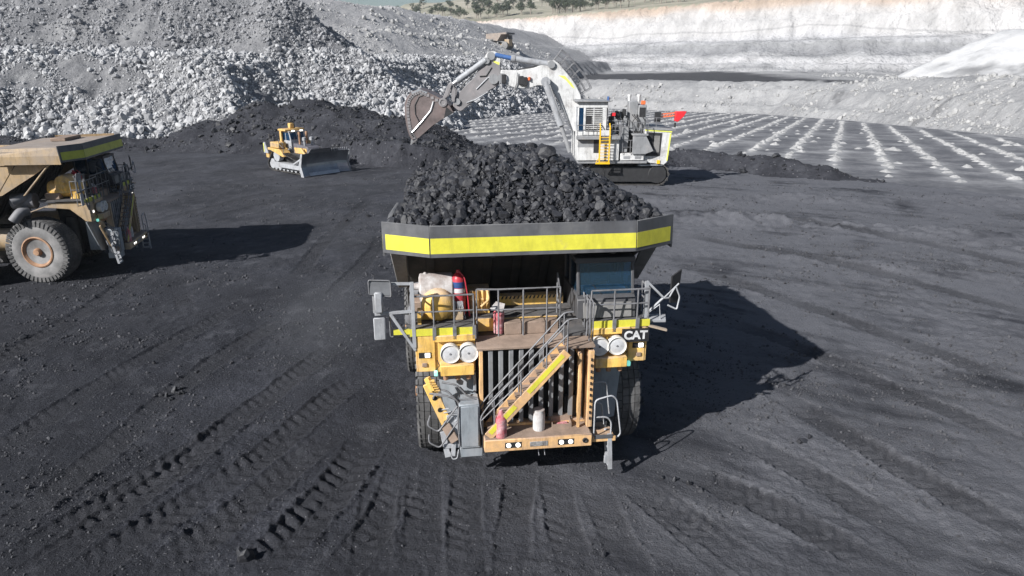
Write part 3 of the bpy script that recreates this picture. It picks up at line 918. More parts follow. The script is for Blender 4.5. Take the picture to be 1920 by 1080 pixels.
def haul_truck(loc, rz, label, clean=True, wy=0.4, steer=0.0):
    """Rigid mining truck. Local axes: front -Y, Z up, +X is its left side (cab side). Origin under the front axle."""
    T = empty("haul_truck", loc, rz)
    tag(T, label, "mining truck", "rigid haul trucks in the pit")
    m_front = M_GRY
    m_side = M_GRY if clean else M_TAN
    m_stripe = M_YELB if clean else M_YELD
    # ------------------------------------------------ wheels
    tm = (M_TYRE, M_TYRE) if clean else (M_TYRE, M_TYRESIDE)
    for x, o in ((-2.74, -1), (2.74, 1)):
        make_wheel(T, x, wy, o, mats=tm).rotation_euler = (0, 0, R(steer))
    for x, o in ((-3.2, -1), (-2.0, -1), (2.0, 1), (3.2, 1)):
        make_wheel(T, x, 6.0, o, mats=tm)
    # ------------------------------------------------ chassis
    b = MB()
    for s in (-1, 1):
        b.box(s * 1.15 - .28, s * 1.15 + .28, -1.75, 8.6, 1.55, 2.45)
        b.box(s * 1.3 - .35, s * 1.3 + .35, -1.2, .7, 2.45, 4.2)
        b.cyl((s * 1.95, 0, 1.3), (s * 1.75, 0, 3.4), .33, .30, 16)
    b.box(-1.5, 1.5, -.35, .35, 1.2, 1.9)
    b.box(-2.2, 2.2, -.28, .28, 1.45, 1.95)
    b.cyl((-2.9, 6.0, 1.785), (2.9, 6.0, 1.785), .75, n=18)
    b.box(-.85, .85, 5.2, 6.8, 1.1, 2.4)
    b.box(-1.0, 1.0, -1.55, 1.2, 1.25, 2.2)
    b.build("chassis", M_DARK, T, bevel=.02)
    for s in (-1, 1):
        b = MB()
        b.plate([(s * 1.62, -1.18, 3.22), (s * 2.72, -1.10, 3.22), (s * 2.64, -1.22, 2.7), (s * 2.46, -1.50, 1.55), (s * 1.62, -1.55, 1.35)], .06, n=(0, -1, 0))
        b.box(min(s * 1.62, s * 1.7), max(s * 1.62, s * 1.7), -1.5, -.6, 1.4, 3.22)
        b.build("front_guard", M_BLUEGREY, T, bevel=.01)
    # ------------------------------------------------ bumper
    bp = MB()
    bp.box(-1.5, 1.52, -2.65, -2.05, 1.30, 1.67)
    bp.box(-1.5, 1.52, -2.05, -1.62, 1.40, 1.665)
    bump = bp.build("bumper", M_TAN if not clean else M_PEACH, T, bevel=.02)
    top = MB().box(-1.46, 1.48, -2.60, -1.64, 1.672, 1.684).build("bumper_walkway", M_HOOD, bump)
    for x in (-.93, .55):
        MB().box(x, x + .46, -2.655, -2.6, 1.40, 1.575).build("lamp_recess", M_DARK, bump)
        for dx in (.10, .36):
            MB().cyl((x + dx, -2.62, 1.487), (x + dx, -2.672, 1.487), .066, n=16).build("lamp", M_LIT, bump)
    MB().box(-.24, .26, -2.668, -2.652, 1.41, 1.56).build("plate", M_PLATE, bump, bevel=.008)
    MB().lathe([(0, .075), (.03, .075), (.04, .05), (.015, .035)], (1.32, -2.65, 1.50), (0, -1, 0), 14).build("tow_socket", M_DARK, bump)
    for x in (.03, .20):
        MB().tube([(x, -2.4, 1.32), (x + .01, -2.42, 1.12), (x + .03, -2.44, .98)], .012, 5).build("hose", M_LGRY, bump)
    # tray of rags on the bumper
    tr = MB()
    tr.box(.46, 1.02, -2.22, -2.20, 1.685, 1.80); tr.box(.46, 1.02, -1.94, -1.92, 1.685, 1.90)
    tr.box(.46, .48, -2.20, -1.94, 1.685, 1.84); tr.box(1.0, 1.02, -2.20, -1.94, 1.685, 1.84)
    tr.box(.40, 1.08, -1.915, -1.72, 1.86, 1.90)
    tray = tr.build("tool_tray", M_HOOD, bump)
    rg = MB(); q = random.Random(3)
    for _ in range(16):
        rg.ball((q.uniform(.53, .95), q.uniform(-2.16, -1.98), 1.70 + q.uniform(0, .03)), q.uniform(.03, .06), (1.3, .9, .6), 6)
    rg.build("rags", M_REDWRAP, bump)
    # ------------------------------------------------ radiator
    gr = MB()
    gr.box(-1.56, -1.46, -2.0, -1.66, 1.70, 4.05); gr.box(1.46, 1.561, -2.0, -1.66, 1.701, 4.049)
    gr.box(1.16, 1.24, -2.28, -2.20, 1.69, 3.98); gr.box(1.16, 1.24, -2.20, -1.66, 3.86, 3.98)
    gr.box(1.24, 1.30, -2.1, -1.66, 1.9, 3.9)
    gr.box(-1.46, 1.46, -1.95, -1.66, 1.687, 1.76)
    gr.box(1.44, 1.459, -2.3, -1.66, 1.70, 4.05); gr.box(1.562, 1.585, -2.3, -1.66, 1.70, 4.05); gr.box(1.46, 1.56, -2.3, -2.22, 1.70, 4.05)
    g = gr.build("radiator_frame", M_TAN if not clean else M_PEACH, T, bevel=.012)
    MB().box(-1.455, 1.455, -1.60, -1.45, 1.70, 4.04).build("radiator_core", M_DARK, g)
    sl = MB()
    for i in range(10):
        x = -1.30 + i * .285
        sl.box(x, x + .125, -1.90, -1.80, 1.77, 4.03)
        sl.box(x + .045, x + .08, -1.80, -1.60, 1.77, 4.03)
    sl.build("radiator_slats", M_SLAT, g, bevel=.01)
    # step plate pattern on the right post
    for i in range(11):
        MB().box(1.49, 1.53, -2.33, -2.301, 1.95 + i * .18, 2.03 + i * .18).build("post_step", M_DARK, g)
    # ------------------------------------------------ hood over the radiator
    hd = MB()
    hd.prism([(-1.96, 4.06), (-1.96, 4.12), (-1.88, 4.17), (-.88, 4.20), (-.88, 4.07), (-1.66, 4.07), (-1.66, 4.06)], 'x', -1.62, .80)
    hd.prism([(-2.3, 4.14), (-2.3, 4.20), (-.90, 4.22), (-.90, 4.12)], 'x', .80, 1.6)
    hood = hd.build("hood", M_HOOD, T, bevel=.02)
    MB().prism([(-.885, 4.2), (-.885, 4.58), (-.84, 4.58), (-.84, 4.2)], 'x', -1.62, .80).build("hood_back", M_YEL if clean else M_TAN, hood)
    bx = MB()
    for x0, x1 in ((-.78, -.28), (-.26, .40), (.42, .78)):
        bx.box(x0, x1, -1.22, -.90, 4.19, 4.56)
    bx.build("filter_boxes", M_HOOD, hood, bevel=.02)
    # ------------------------------------------------ stairs across the radiator
    S0, S1 = Vector((-1.38, 0, 1.70)), Vector((.78, 0, 4.14))
    sb = MB()
    for y in (-2.52, -1.98):
        sb.bar((S0.x, y, S0.z + .02), (S1.x, y, S1.z), .045, .26, up=(0, 0, 1))
    stair = sb.build("stairs", M_PEACH if clean else M_TAN, T, bevel=.008)
    MB().bar((S0.x + .05, -2.547, S0.z + .13), (S0.x + .75, -2.547, S0.z + .92), .006, .13).build("stringer_tape", m_stripe, stair)
    MB().bar((S0.x + 1.1, -2.547, S0.z + 1.316), (S1.x - .12, -2.547, S1.z - .075), .006, .13).build("stringer_tape", m_stripe, stair)
    tb = MB()
    for i in range(11):
        t = (i + .5) / 11
        p = S0.lerp(S1, t)
        tb.box(p.x - .10, p.x + .13, -2.495, -2.005, p.z + .04, p.z + .075)
    tb.build("treads", M_HOOD, stair)
    hb = MB()
    for y, hh in ((-2.52, .95), (-2.0, .95)):
        hb.tube(rounded([(S0.x - .16, y, S0.z + .12), (S0.x - .22, y, S0.z + .62), (S0.x, y, S0.z + hh), (S1.x, y, S1.z + hh), (S1.x + .25, y, S1.z + hh)], .15), .024)
        hb.tube([(S0.x - .2, y, S0.z + .52), (S1.x, y, S1.z + .5)], .020)
        for t in (.08, .42, .74, 1.0):
            p = S0.lerp(S1, t)
            hb.tube([(p.x, y, p.z), (p.x, y, p.z + hh)], .022)
    hb.build("stair_handrail", M_RAIL, T, angle=60)
    # flight from the landing to the deck
    lb = MB()
    for i in range(4):
        lb.box(.84, 1.50, -1.60 + i * .24, -1.36 + i * .24, 4.23, 4.30 + i * .085)
    lb.build("landing_steps", M_DECK, T)
    # ------------------------------------------------ decks
    dk = MB()
    dk.box(-3.40, -1.62, -1.60, .75, 4.52, 4.62)
    dk.box(1.56, 3.30, -1.60, .75, 4.52, 4.62)
    dk.box(-1.62, 1.56, -.84, .75, 4.52, 4.615)
    deck = dk.build("deck", M_DECK, T)
    for x0, x1 in ((-3.42, -1.64), (1.60, 3.32)):
        MB().box(x0, x1, -1.64, -1.602, 4.44, 4.64).build("deck_edge", m_stripe, deck)
    MB().box(-3.85, -3.42, -1.62, -1.50, 4.50, 4.62).build("deck_edge", m_stripe, deck)
    # ------------------------------------------------ headlight panels (fenders)
    for s in (-1, 1):
        f = MB()
        xi, xo = 1.64, 3.28
        f.prism([(-1.60, 4.44), (-1.60, 3.36), (-1.30, 3.40), (-.62, 4.08), (.40, 4.20), (.40, 4.45)], 'x', *sorted((s * xo, s * (xo - .05))))
        f.box(*sorted((s * (xo - .052), s * 2.75)), -1.62, -1.56, 3.36, 4.438)
        f.box(*sorted((s * 2.75, s * xi)), -1.56, -1.50, 3.30, 4.438)
        f.box(*sorted((s * 2.75, s * xi)), -1.70, -1.56, 4.26, 4.438)
        f.plate([(s * 3.22, -.62, 4.06), (s * 3.22, .62, 4.20), (s * 1.7, .62, 4.20), (s * 1.7, -.62, 4.06)], .05)
        f.plate([(s * 3.22, .62, 4.20), (s * 3.22, 1.35, 3.95), (s * 2.3, 1.35, 3.95), (s * 2.3, .62, 4.20)], .05)
        fd = f.build("fender", M_YEL if clean else M_TAN, T, bevel=.012)
        q = MB().box(*sorted((s * 2.62, s * 1.70)), -1.98, -1.57, 3.36, 3.66)
        q.build("lamp_shelf", M_YEL if clean else M_TAN, fd, bevel=.015)
        for x in (1.85, 2.15, 2.48):
            MB().cyl((s * x, -1.75, 3.16), (s * x, -1.75, 3.36), .07, .09, 10).build("shelf_foot", M_RIM, fd)
        if clean or s < 0:
            for x in (2.34, 1.84):
                hl = MB().lathe([(0, .2), (.06, .26), (.26, .275), (.28, .262), (.25, .25), (.245, .06), (.235, .03)], (s * x, -1.62, 3.97), (0, -1, -.02), 28)
                h = hl.build("headlight", M_LAMPH, T, angle=35)
                MB().lathe([(.235, .246), (.25, .20), (.252, .02)], (s * x, -1.62, 3.97), (0, -1, -.02), 24).build("lens", M_LENS, h, angle=50)
                MB().lathe([(.25, .035), (.262, .03), (.266, .015)], (s * x, -1.62, 3.97), (0, -1, -.02), 14).build("bulb_cap", M_RAIL, h)
        q = MB().box(*sorted((s * 3.20, s * 2.86)), -1.632, -1.60, 3.78, 3.94)
        q.build("signal_recess", M_DARK, fd)
        MB().box(*sorted((s * (3.17 if s > 0 else 2.89) - .0, s * (3.03 if s > 0 else 3.03))), -1.665, -1.63, 3.80, 3.93).build("signal_lamp", M_LIT, fd, bevel=.01)
        MB().box(*sorted((s * 3.12, s * 2.98)), -1.66, -1.61, 3.52, 3.63).build("side_marker", M_HOOD, fd, bevel=.01)
        MB().box(*sorted((s * 2.80, s * 2.70)), -1.74, -1.63, 3.26, 3.40).build("green_lamp", M_TEAL, fd, bevel=.015)
        MB().tube([(s * 2.7, -1.63, 3.7), (s * 2.64, -1.68, 3.55), (s * 2.74, -1.66, 3.42)], .012, 5).build("lamp_cable", M_DARK, fd)
    # maker's name on the left fender
    bd = MB().box(2.50, 3.28, -1.76, -1.71, 4.02, 4.41).build("name_board", M_DARK, T)
    cu = bpy.data.curves.new("lettering", 'FONT')
    cu.body = "CAT"; cu.size = .34; cu.extrude = .004; cu.offset = .014; cu.align_x = 'CENTER'; cu.align_y = 'CENTER'
    tmp = bpy.data.objects.new("tmp", cu); col.objects.link(tmp)
    bpy.context.view_layer.update()
    me = bpy.data.meshes.new_from_object(tmp.evaluated_get(bpy.context.evaluated_depsgraph_get()))
    bpy.data.objects.remove(tmp)
    me.materials.clear(); me.materials.append(M_WHITE_L)
    o = link("lettering", me, bd); o.location = (2.89, -1.766, 4.215); o.rotation_euler = (math.pi / 2, 0, 0)
    # ------------------------------------------------ rails round the deck
    Z = 4.62
    handrail([(-3.36, -.9, Z), (-3.36, -1.58, Z), (-2.75, -1.60, Z), (-2.2, -1.60, Z), (-1.66, -1.58, Z)], T, .95)
    handrail([(-1.55, -1.2, Z - .42), (-.95, -1.28, Z - .42), (-.25, -1.28, Z - .42), (.42, -1.28, Z - .42), (.80, -1.28, Z - .42)], T, 1.38, .78)
    handrail([(.80, -1.28, Z - .42), (.82, -.7, Z)], T, 1.2, .6)
    handrail([(1.62, -1.60, Z), (2.28, -1.60, Z), (2.95, -1.60, Z), (3.28, -1.58, Z), (3.28, -.9, Z)], T, .92)
    for x in (1.50, 1.60):
        for y in (-1.95, -1.62, -1.2):
            loop(rounded([(x, y, 4.15), (x, y, 5.35 - .1 * (x > 1.55)), (x, y + .28, 5.35), (x, y + .28, 4.3)], .12), T, .022)
    for x in (-2.75, -2.2, -1.66, 2.28, 2.95):
        MB().box(x - .05, x + .05, -1.70, -1.642, 4.32, 4.70).build("rail_socket", M_RAIL, T)
    # ------------------------------------------------ mirror frames
    for s in (-1, 1):
        f = MB()
        x0, x1 = s * 3.30, s * 4.32
        y = -1.60
        f.bar((x0, y, 4.10), (x0, y, 5.98), .10, .10, up=(0, 1, 0))
        if s < 0:
            f.bar((x0, y, 5.94), (x1 - .12, y, 5.98), .07, .07)
            f.bar((x0, y, 5.16), (x1, y, 5.12), .075, .075)
            f.bar((x1, y, 5.16), (x1, y, 5.98), .07, .07, up=(0, 1, 0))
            f.bar((x1 + .42, y, 5.10), (x0 + .02, y, 4.02), .08, .08)
            mf = f.build("mirror_frame", M_LGRY if clean else M_GRY, T, bevel=.006)
            loop(rounded([(-3.42, -1.5, 5.05), (-3.95, -1.35, 5.05), (-3.95, -1.35, 4.35), (-3.42, -1.5, 4.35)], .05), mf, .022)
            MB().box(-4.36, -4.05, -1.74, -1.69, 4.42, 5.06).build("mirror", M_LGRY, mf, bevel=.03)
            MB().box(-4.30, -4.08, -1.76, -1.68, 5.18, 5.78).build("mirror", M_LGRY, mf, bevel=.04)
            loop(rounded([(-4.42, -1.68, 5.72), (-4.42, -1.72, 6.12), (-3.85, -1.72, 6.08), (-3.85, -1.68, 5.62), (-4.42, -1.68, 5.72)], .06), mf, .02)
            MB().plate([(-4.40, -1.70, 5.74), (-3.87, -1.70, 5.66), (-3.87, -1.70, 6.05), (-4.40, -1.70, 6.09)], .02).build("mirror", M_GLASSD, mf)
        else:
            f = MB()
            f.bar((3.24, -1.42, 4.62), (3.24, -1.42, 5.70), .10, .07, up=(0, 1, 0))
            f.tube([(3.24, -1.42, 5.70), (3.72, -1.5, 5.22), (3.95, -1.5, 5.22)], .035)
            f.tube([(3.26, -1.42, 4.72), (3.72, -1.5, 5.22)], .035)
            f.tube([(3.26, -1.42, 4.70), (3.62, -1.5, 5.02), (3.68, -1.5, 4.52)], .02)
            f.plate([(3.35, -1.55, 4.56), (3.80, -1.6, 4.56), (3.92, -1.2, 4.62), (3.35, -1.2, 4.62)], .05)
            mf = f.build("mirror_frame", M_LGRY if clean else M_GRY, T)
            MB().bar((3.30, -1.6, 4.44), (3.82, -1.66, 4.30), .10, .06).build("mirror_strut", M_TAN, mf)
            MB().plate([(3.88, -1.62, 5.10), (4.14, -1.50, 5.05), (4.22, -1.45, 6.02), (3.90, -1.60, 5.86)], .05).build("mirror", M_DARK, mf)
            loop(rounded([(3.80, -1.66, 5.05), (4.06, -1.7, 4.92), (4.12, -1.7, 5.30), (3.98, -1.7, 5.62), (3.84, -1.66, 5.3)], .06), mf, .028, m=M_LGRY)
            loop(rounded([(3.72, -1.5, 5.2), (3.95, -1.66, 5.55), (4.08, -1.66, 5.68)], .06), mf, .022, m=M_LGRY)
    # ------------------------------------------------ cab
    cb = MB()
    zt = 6.32
    # lower shell with sloped nose
    cb.prism([(-1.38, 4.63), (-1.30, 5.18), (-1.12, 5.28), (.70, 5.28), (.70, 4.63)], 'x', 1.28, 2.98)
    cb.box(1.26, 3.0, -1.02, .72, 6.16, zt)
    for x in (1.30, 2.88):
        cb.hull8([(x, -1.18, 5.27), (x + .09, -1.18, 5.27), (x + .09, -1.06, 5.27), (x, -1.06, 5.27)], [(x, -1.0, 6.17), (x + .09, -1.0, 6.17), (x + .09, -.88, 6.17), (x, -.88, 6.17)])
        cb.box(x, x + .09, -.1, .02, 5.27, 6.17); cb.box(x, x + .09, .60, .70, 5.27, 6.17)
    cb.box(1.39, 2.88, .64, .70, 5.27, 6.17)
    cab = cb.build("cab", M_CAB, T, bevel=.02)
    MB().plate([(1.39, -1.14, 5.285), (2.88, -1.14, 5.285), (2.88, -.97, 6.165), (1.39, -.97, 6.165)], .02).build("windscreen", M_SCREEN, cab)
    for x in (1.34, 2.925):
        MB().prism([(-1.06, 5.29), (-.1, 5.29), (-.1, 6.155), (-.90, 6.155)], 'x', x, x + .012).build("side_window", M_SCREEN, cab)
        MB().prism([(.03, 5.29), (.60, 5.29), (.60, 6.155), (.03, 6.155)], 'x', x, x + .012).build("side_window", M_SCREEN, cab)
    MB().box(1.5, 2.8, -1.02, -.55, 5.285, 5.40).build("dashboard", M_WHT, cab, bevel=.04)
    MB().box(1.75, 2.45, -.45, .1, 5.29, 6.0).build("seat", M_DARK, cab, bevel=.08)
    MB().lathe([(0, .02), (.01, .2), (.03, .2), (.04, .02)], (2.1, -.62, 5.52), (0, .5, .85), 18).build("steering_wheel", M_DARK, cab)
    MB().tube([(2.0, -1.16, 5.29), (1.75, -1.12, 5.56)], .012, 5).build("wiper", M_DARK, cab)
    cv = MB()
    cv.plate([(1.45, -1.415, 4.66), (2.85, -1.415, 4.66), (2.85, -1.345, 5.10), (1.45, -1.345, 5.10)], .03)
    cv.build("cab_front_hatch", M_BODYL, cab, bevel=.01)
    # ------------------------------------------------ tanks and gear on the right deck
    tk = MB()
    tk.lathe([(0, .10), (.05, .34), (.14, .44), (.18, .455), (1.5, .455), (1.62, .40), (1.68, .2)], (-2.62, -1.22, 5.10), (0, 1, 0), 28)
    tank = tk.build("yellow_tank", M_YEL, T, angle=40)
    for y in (-.85, .05):
        MB().prism([(-3.12, 4.62), (-2.12, 4.62), (-2.22, 4.80), (-3.02, 4.80)], 'y', y, y + .14).build("cradle", M_YEL, tank)
    MB().box(-3.2, -3.1, -1.25, -.9, 4.63, 5.0).build("tank_bracket", M_YEL, tank)
    wt = MB()
    wt.lathe([(0, .30), (.04, .42), (.95, .42), (1.0, .30)], (-3.14, -.45, 5.44), (1, 0, 0), 26)
    wt.box(-3.10, -2.20, -.84, -.05, 4.9, 5.44)
    wt.lathe([(0, .10), (.2, .10)], (-3.32, -.5, 5.5), (1, 0, 0), 12)
    wt.cyl((-2.95, -.45, 5.85), (-2.95, -.45, 5.90), .05)
    wt.build("air_cleaner", M_WHT if clean else M_YEL, T, bevel=.02)
    fb = MB()
    fb.lathe([(0, .19), (1.02, .19), (1.12, .15), (1.2, .06), (1.28, .05)], (-2.02, -.75, 4.72), (0, .10, 1), 20)
    f = fb.build("fire_bottle", M_RED, T, angle=40)
    MB().lathe([(.78, .194), (.95, .194)], (-2.02, -.75, 4.72), (0, .10, 1), 20).build("blue_band", M_BLUE, f)
    MB().lathe([(.64, .193), (.76, .193)], (-2.02, -.75, 4.72), (0, .10, 1), 20).build("white_band", M_WHITE_L, f)
    q = MB()
    for i in range(9):
        a = rnd.uniform(-.16, .16)
        q.tube([(-2.0 + a, -.97, 5.18), (-1.98 + a * 1.4, -1.02, 4.98), (-2.0 + rnd.uniform(-.16, .16), -1.0, 4.66)], .012, 5)
    q.box(-2.1, -1.92, -1.0, -.94, 5.0, 5.16)
    q.build("hose_bundle", M_LGRY, f)
    MB().tube(rounded([(-2.0, -.78, 5.98), (-1.86, -.9, 5.86), (-1.78, -.92, 5.3), (-1.74, -.92, 4.7)], .1), .02).build("bottle_hose", M_RED, f)
    MB().box(-2.14, -1.92, -1.02, -.86, 4.63, 4.98).build("bottle_bracket", M_TAN, f, bevel=.01)
    en = MB()
    en.box(-1.72, -1.12, -.55, .1, 4.62, 5.32)
    for i in range(4):
        en.cyl((-1.64 + i * .15, -.60, 4.75), (-1.64 + i * .15, -.60, 5.36), .045, n=8)
        en.box(-1.69 + i * .15, -1.60 + i * .15, -.66, -.55, 5.05, 5.12)
    en.tube(rounded([(-1.2, -.6, 5.3), (-1.16, -.72, 5.1), (-1.4, -.74, 4.9)], .08), .04)
    en.build("valve_block", M_YEL, T, bevel=.015)
    wb = MB().lathe([(0, .15), (.5, .155), (.56, .17), (.66, .12), (.70, .05)], (-.92, -1.05, 4.22), (0, 0, 1), 16)
    q = wb.build("wrapped_extinguisher", M_REDWRAP, T, angle=60)
    pp = MB().plate([(-1.18, -1.14, 4.98), (-.82, -1.2, 4.86), (-.74, -1.02, 5.06), (-.98, -.95, 5.12)], .02)
    pp.build("paper_rag", M_WHT, q)
    bm_ = MB()
    bm_.box(-.80, 1.15, .05, .35, 4.62, 4.92)
    beam = bm_.build("cross_beam", M_YEL, T, bevel=.01)
    hz = MB()
    for i in range(16):
        x = -.74 + i * .12
        hz.plate([(x, .045, 4.82), (x + .05, .045, 4.82), (x + .09, .045, 4.915), (x + .04, .045, 4.915)], .004, n=(0, -1, 0))
    hz.build("hazard_stripes", M_DARK, beam)
    # ------------------------------------------------ bumper bottles
    wb = MB().lathe([(0, .16), (.5, .165), (.58, .15), (.63, .12), (.74, .07), (.82, .05)], (-1.02, -2.46, 1.685), (0, 0, 1), 16)
    wb.build("wrapped_extinguisher", M_REDWRAP, T, angle=60)
    wb = MB().lathe([(0, .165), (.04, .17), (.50, .17), (.56, .15), (.585, .155), (.62, .155), (.625, .12), (.60, .02)], (.08, -2.2, 1.685), (0, 0, 1), 20)
    wb.build("grease_canister", M_WHT, T, angle=35)
    # ------------------------------------------------ right corner: battery box, ladder, loops
    bb = MB()
    bb.box(-2.16, -1.60, -2.36, -1.72, 1.30, 2.66)
    bb.box(-2.16, -1.52, -2.30, -1.66, .98, 1.30)
    bat = bb.build("battery_box", M_BLUEGREY, T, bevel=.02)
    MB().box(-2.12, -1.64, -2.38, -2.358, 1.36, 2.60).build("box_door", M_BLUEGREY, bat, bevel=.01)
    MB().box(-1.54, -1.50, -2.36, -1.9, 1.1, 2.3).build("box_bracket", M_DARK, bat)
    ld = MB()
    ld.bar((-2.98, -1.86, 3.12), (-2.42, -2.06, 1.74), .30, .09, up=(0, -1, .3))
    lad = ld.build("ladder_arm", M_YEL if clean else M_TAN, T, bevel=.012)
    q = MB()
    for t in (.3, .55, .82):
        p = Vector((-2.98, -1.86, 3.12)).lerp(Vector((-2.42, -2.06, 1.74)), t)
        q.cyl((p.x, p.y - .035, p.z), (p.x, p.y - .06, p.z), .07, n=14)
    q.build("arm_holes", M_DARK, lad)
    q = MB()
    q.bar((-3.0, -1.88, 3.30), (-2.84, -1.95, 2.95), .14, .14)
    for i in range(5):
        q.box(-2.96 + i * .035, -2.80 + i * .035, -2.02, -1.90, 3.22 - i * .07, 3.25 - i * .07)
    q.build("arm_spring", M_YEL if clean else M_TAN, lad)
    if not clean:
        # boarding ladder hanging at the corner
        lb = MB()
        for x in (-2.62, -2.20):
            lb.bar((x, -2.05, 2.5), (x - .02, -2.32, .82), .05, .12, up=(0, -1, 0))
        for i in range(6):
            t = (i + .5) / 6
            lb.box(-2.60, -2.22, -2.12 - .27 * t, -2.0 - .27 * t, 2.46 - 1.6 * t, 2.50 - 1.6 * t)
        lb.box(-2.66, -2.16, -2.38, -2.26, .78, .86)
        lb.build("boarding_ladder", M_LGRY, T)
    else:
        lb = MB()
        lb.bar((-2.62, -2.1, 1.75), (-2.50, -2.2, .98), .16, .10, up=(0, -1, 0))
        lb.bar((-2.30, -2.2, 1.6), (-2.36, -2.28, 1.05), .12, .10, up=(0, -1, 0))
        lb.box(-2.62, -2.18, -2.24, -2.10, 1.26, 1.40)
        lb.box(-2.50, -2.20, -2.10, -1.80, 1.5, 2.2)
        for i in range(5):
            lb.bar((-2.66 + i * .05, -2.0, 2.35 - i * .1), (-2.42 + i * .05, -2.12, 2.45 - i * .1), .03, .03)
        lb.tube(rounded([(-2.45, -2.3, 1.2), (-2.38, -2.36, .98), (-2.25, -2.36, 1.0), (-2.2, -2.3, 1.25)], .05), .018)
        lb.build("ladder_hinge", M_LGRY, T, bevel=.01)
    q = MB()
    q.bar((-2.55, -2.1, 1.95), (-2.28, -2.3, 1.5), .26, .10, up=(0, -1, 0))
    q.build("ladder_motor", M_HOOD, T, bevel=.02)
    for pts in ([(-2.95, -2.0, 2.2), (-3.05, -2.1, 1.95), (-2.75, -2.15, 1.75), (-2.2, -2.2, 2.55)],
                [(-3.0, -2.2, 1.72), (-3.02, -2.25, 1.5), (-2.72, -2.3, 1.33), (-2.2, -2.25, 2.1)],
                [(-2.86, -1.9, 3.0), (-2.45, -2.0, 2.92), (-2.15, -2.1, 2.6), (-2.12, -2.2, 1.4)],
                [(-2.95, -1.95, 2.85), (-2.6, -2.05, 2.86), (-2.2, -2.1, 2.68), (-1.7, -2.1, 2.68)],
                [(-2.85, -2.0, 2.72), (-2.82, -2.05, 2.86), (-2.3, -2.15, 2.8), (-2.12, -2.2, 2.62)],
                [(-2.6, -1.8, 3.1), (-2.2, -1.9, 3.05), (-1.9, -2.0, 2.72), (-1.62, -2.0, 2.66)],
                [(-2.16, -2.38, 1.4), (-2.2, -2.4, 2.0), (-2.16, -2.38, 2.62)]):
        loop(rounded(pts, .1), T, .026, m=M_RAIL)
    # ------------------------------------------------ left corner: platform, loops and hanging step
    pf = MB()
    pf.box(1.52, 2.22, -2.50, -1.85, 1.36, 1.46)
    pf.box(1.52, 2.24, -2.53, -2.50, 1.34, 1.50)
    plat = pf.build("side_platform", M_TAN if not clean else M_PEACH, T, bevel=.01)
    MB().box(1.62, 2.14, -2.545, -2.53, 1.44, 1.56).build("platform_plate", M_GRY, plat)
    MB().box(1.60, 2.10, -1.98, -1.85, 1.47, 1.66).build("step_box", M_GRY, plat)
    hs = MB()
    hs.bar((2.06, -2.5, 1.56), (2.12, -2.52, .42), .13, .06, up=(0, 1, 0))
    hs.bar((2.06, -2.1, 1.50), (2.12, -2.1, .50), .10, .05, up=(0, 1, 0))
    for i in range(4):
        hs.box(2.05, 2.16, -2.5, -2.1, .5 + i * .26, .535 + i * .26)
    hs.box(1.94, 2.06, -2.52, -2.45, .62, .86)
    hs.build("hanging_step", M_LGRY, T, bevel=.008)
    for pts in ([(1.62, -2.45, 1.5), (1.62, -2.45, 2.62), (2.1, -2.45, 2.74), (2.24, -2.45, 2.6), (2.40, -2.45, 1.5), (2.25, -2.45, 1.36), (2.1, -2.45, 1.42)],
                [(1.60, -1.95, 1.6), (1.60, -1.95, 2.92), (2.05, -1.95, 2.92), (2.18, -1.95, 1.9)],
                [(1.64, -2.42, 2.06), (1.98, -2.42, 2.06), (2.12, -2.42, 1.9), (2.12, -2.42, 1.5)],
                [(1.62, -2.0, 2.3), (1.92, -2.0, 2.3), (2.02, -2.0, 1.6)]):
        loop(rounded(pts, .12), T, .026, m=M_LGRY)
    # ------------------------------------------------ exhaust and side gear
    ex = MB()
    for s in (-1,):
        ex.tube(rounded([(s * 3.0, 1.55, 4.05), (s * 3.3, 1.8, 4.0), (s * 3.45, 2.15, 3.55)], .25, 5), .26, 14)
        ex.tube(rounded([(s * 2.6, 1.5, 4.7), (s * 3.0, 1.6, 4.75), (s * 3.3, 2.1, 4.55)], .25, 5), .24, 14)
        ex.cyl((s * 2.7, 1.2, 4.5), (s * 2.7, 2.3, 4.5), .42, n=18)
    ex.build("exhaust_duct", M_PIPE, T, angle=50)
    for s in (-1, 1):
        MB().lathe([(0, .3), (.06, .62), (1.7, .62), (1.76, .3)], (s * 2.35, 2.1, 2.35), (0, 1, 0), 24).build("fuel_tank", M_TAN if not clean else M_YEL, T, angle=40)
    sb_ = MB().box(-3.30, -2.5, -.25, .45, 4.63, 4.95)
    sb_.build("side_locker", M_HOOD, T, bevel=.02)
    # ------------------------------------------------ dump body
    W = 3.62
    bo = MB()
    ft = .12
    # floor and front wall profile, then the two sides
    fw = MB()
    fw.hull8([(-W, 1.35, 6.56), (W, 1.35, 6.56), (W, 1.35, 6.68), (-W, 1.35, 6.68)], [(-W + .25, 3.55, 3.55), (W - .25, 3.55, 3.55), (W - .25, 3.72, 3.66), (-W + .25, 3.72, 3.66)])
    bo.hull8([(-W + .25, 3.56, 3.55), (W - .25, 3.56, 3.55), (W - .25, 3.72, 3.67), (-W + .25, 3.72, 3.67)], [(-W + .25, 10.1, 4.75), (W - .25, 10.1, 4.75), (W - .25, 10.1, 4.90), (-W + .25, 10.1, 4.90)])
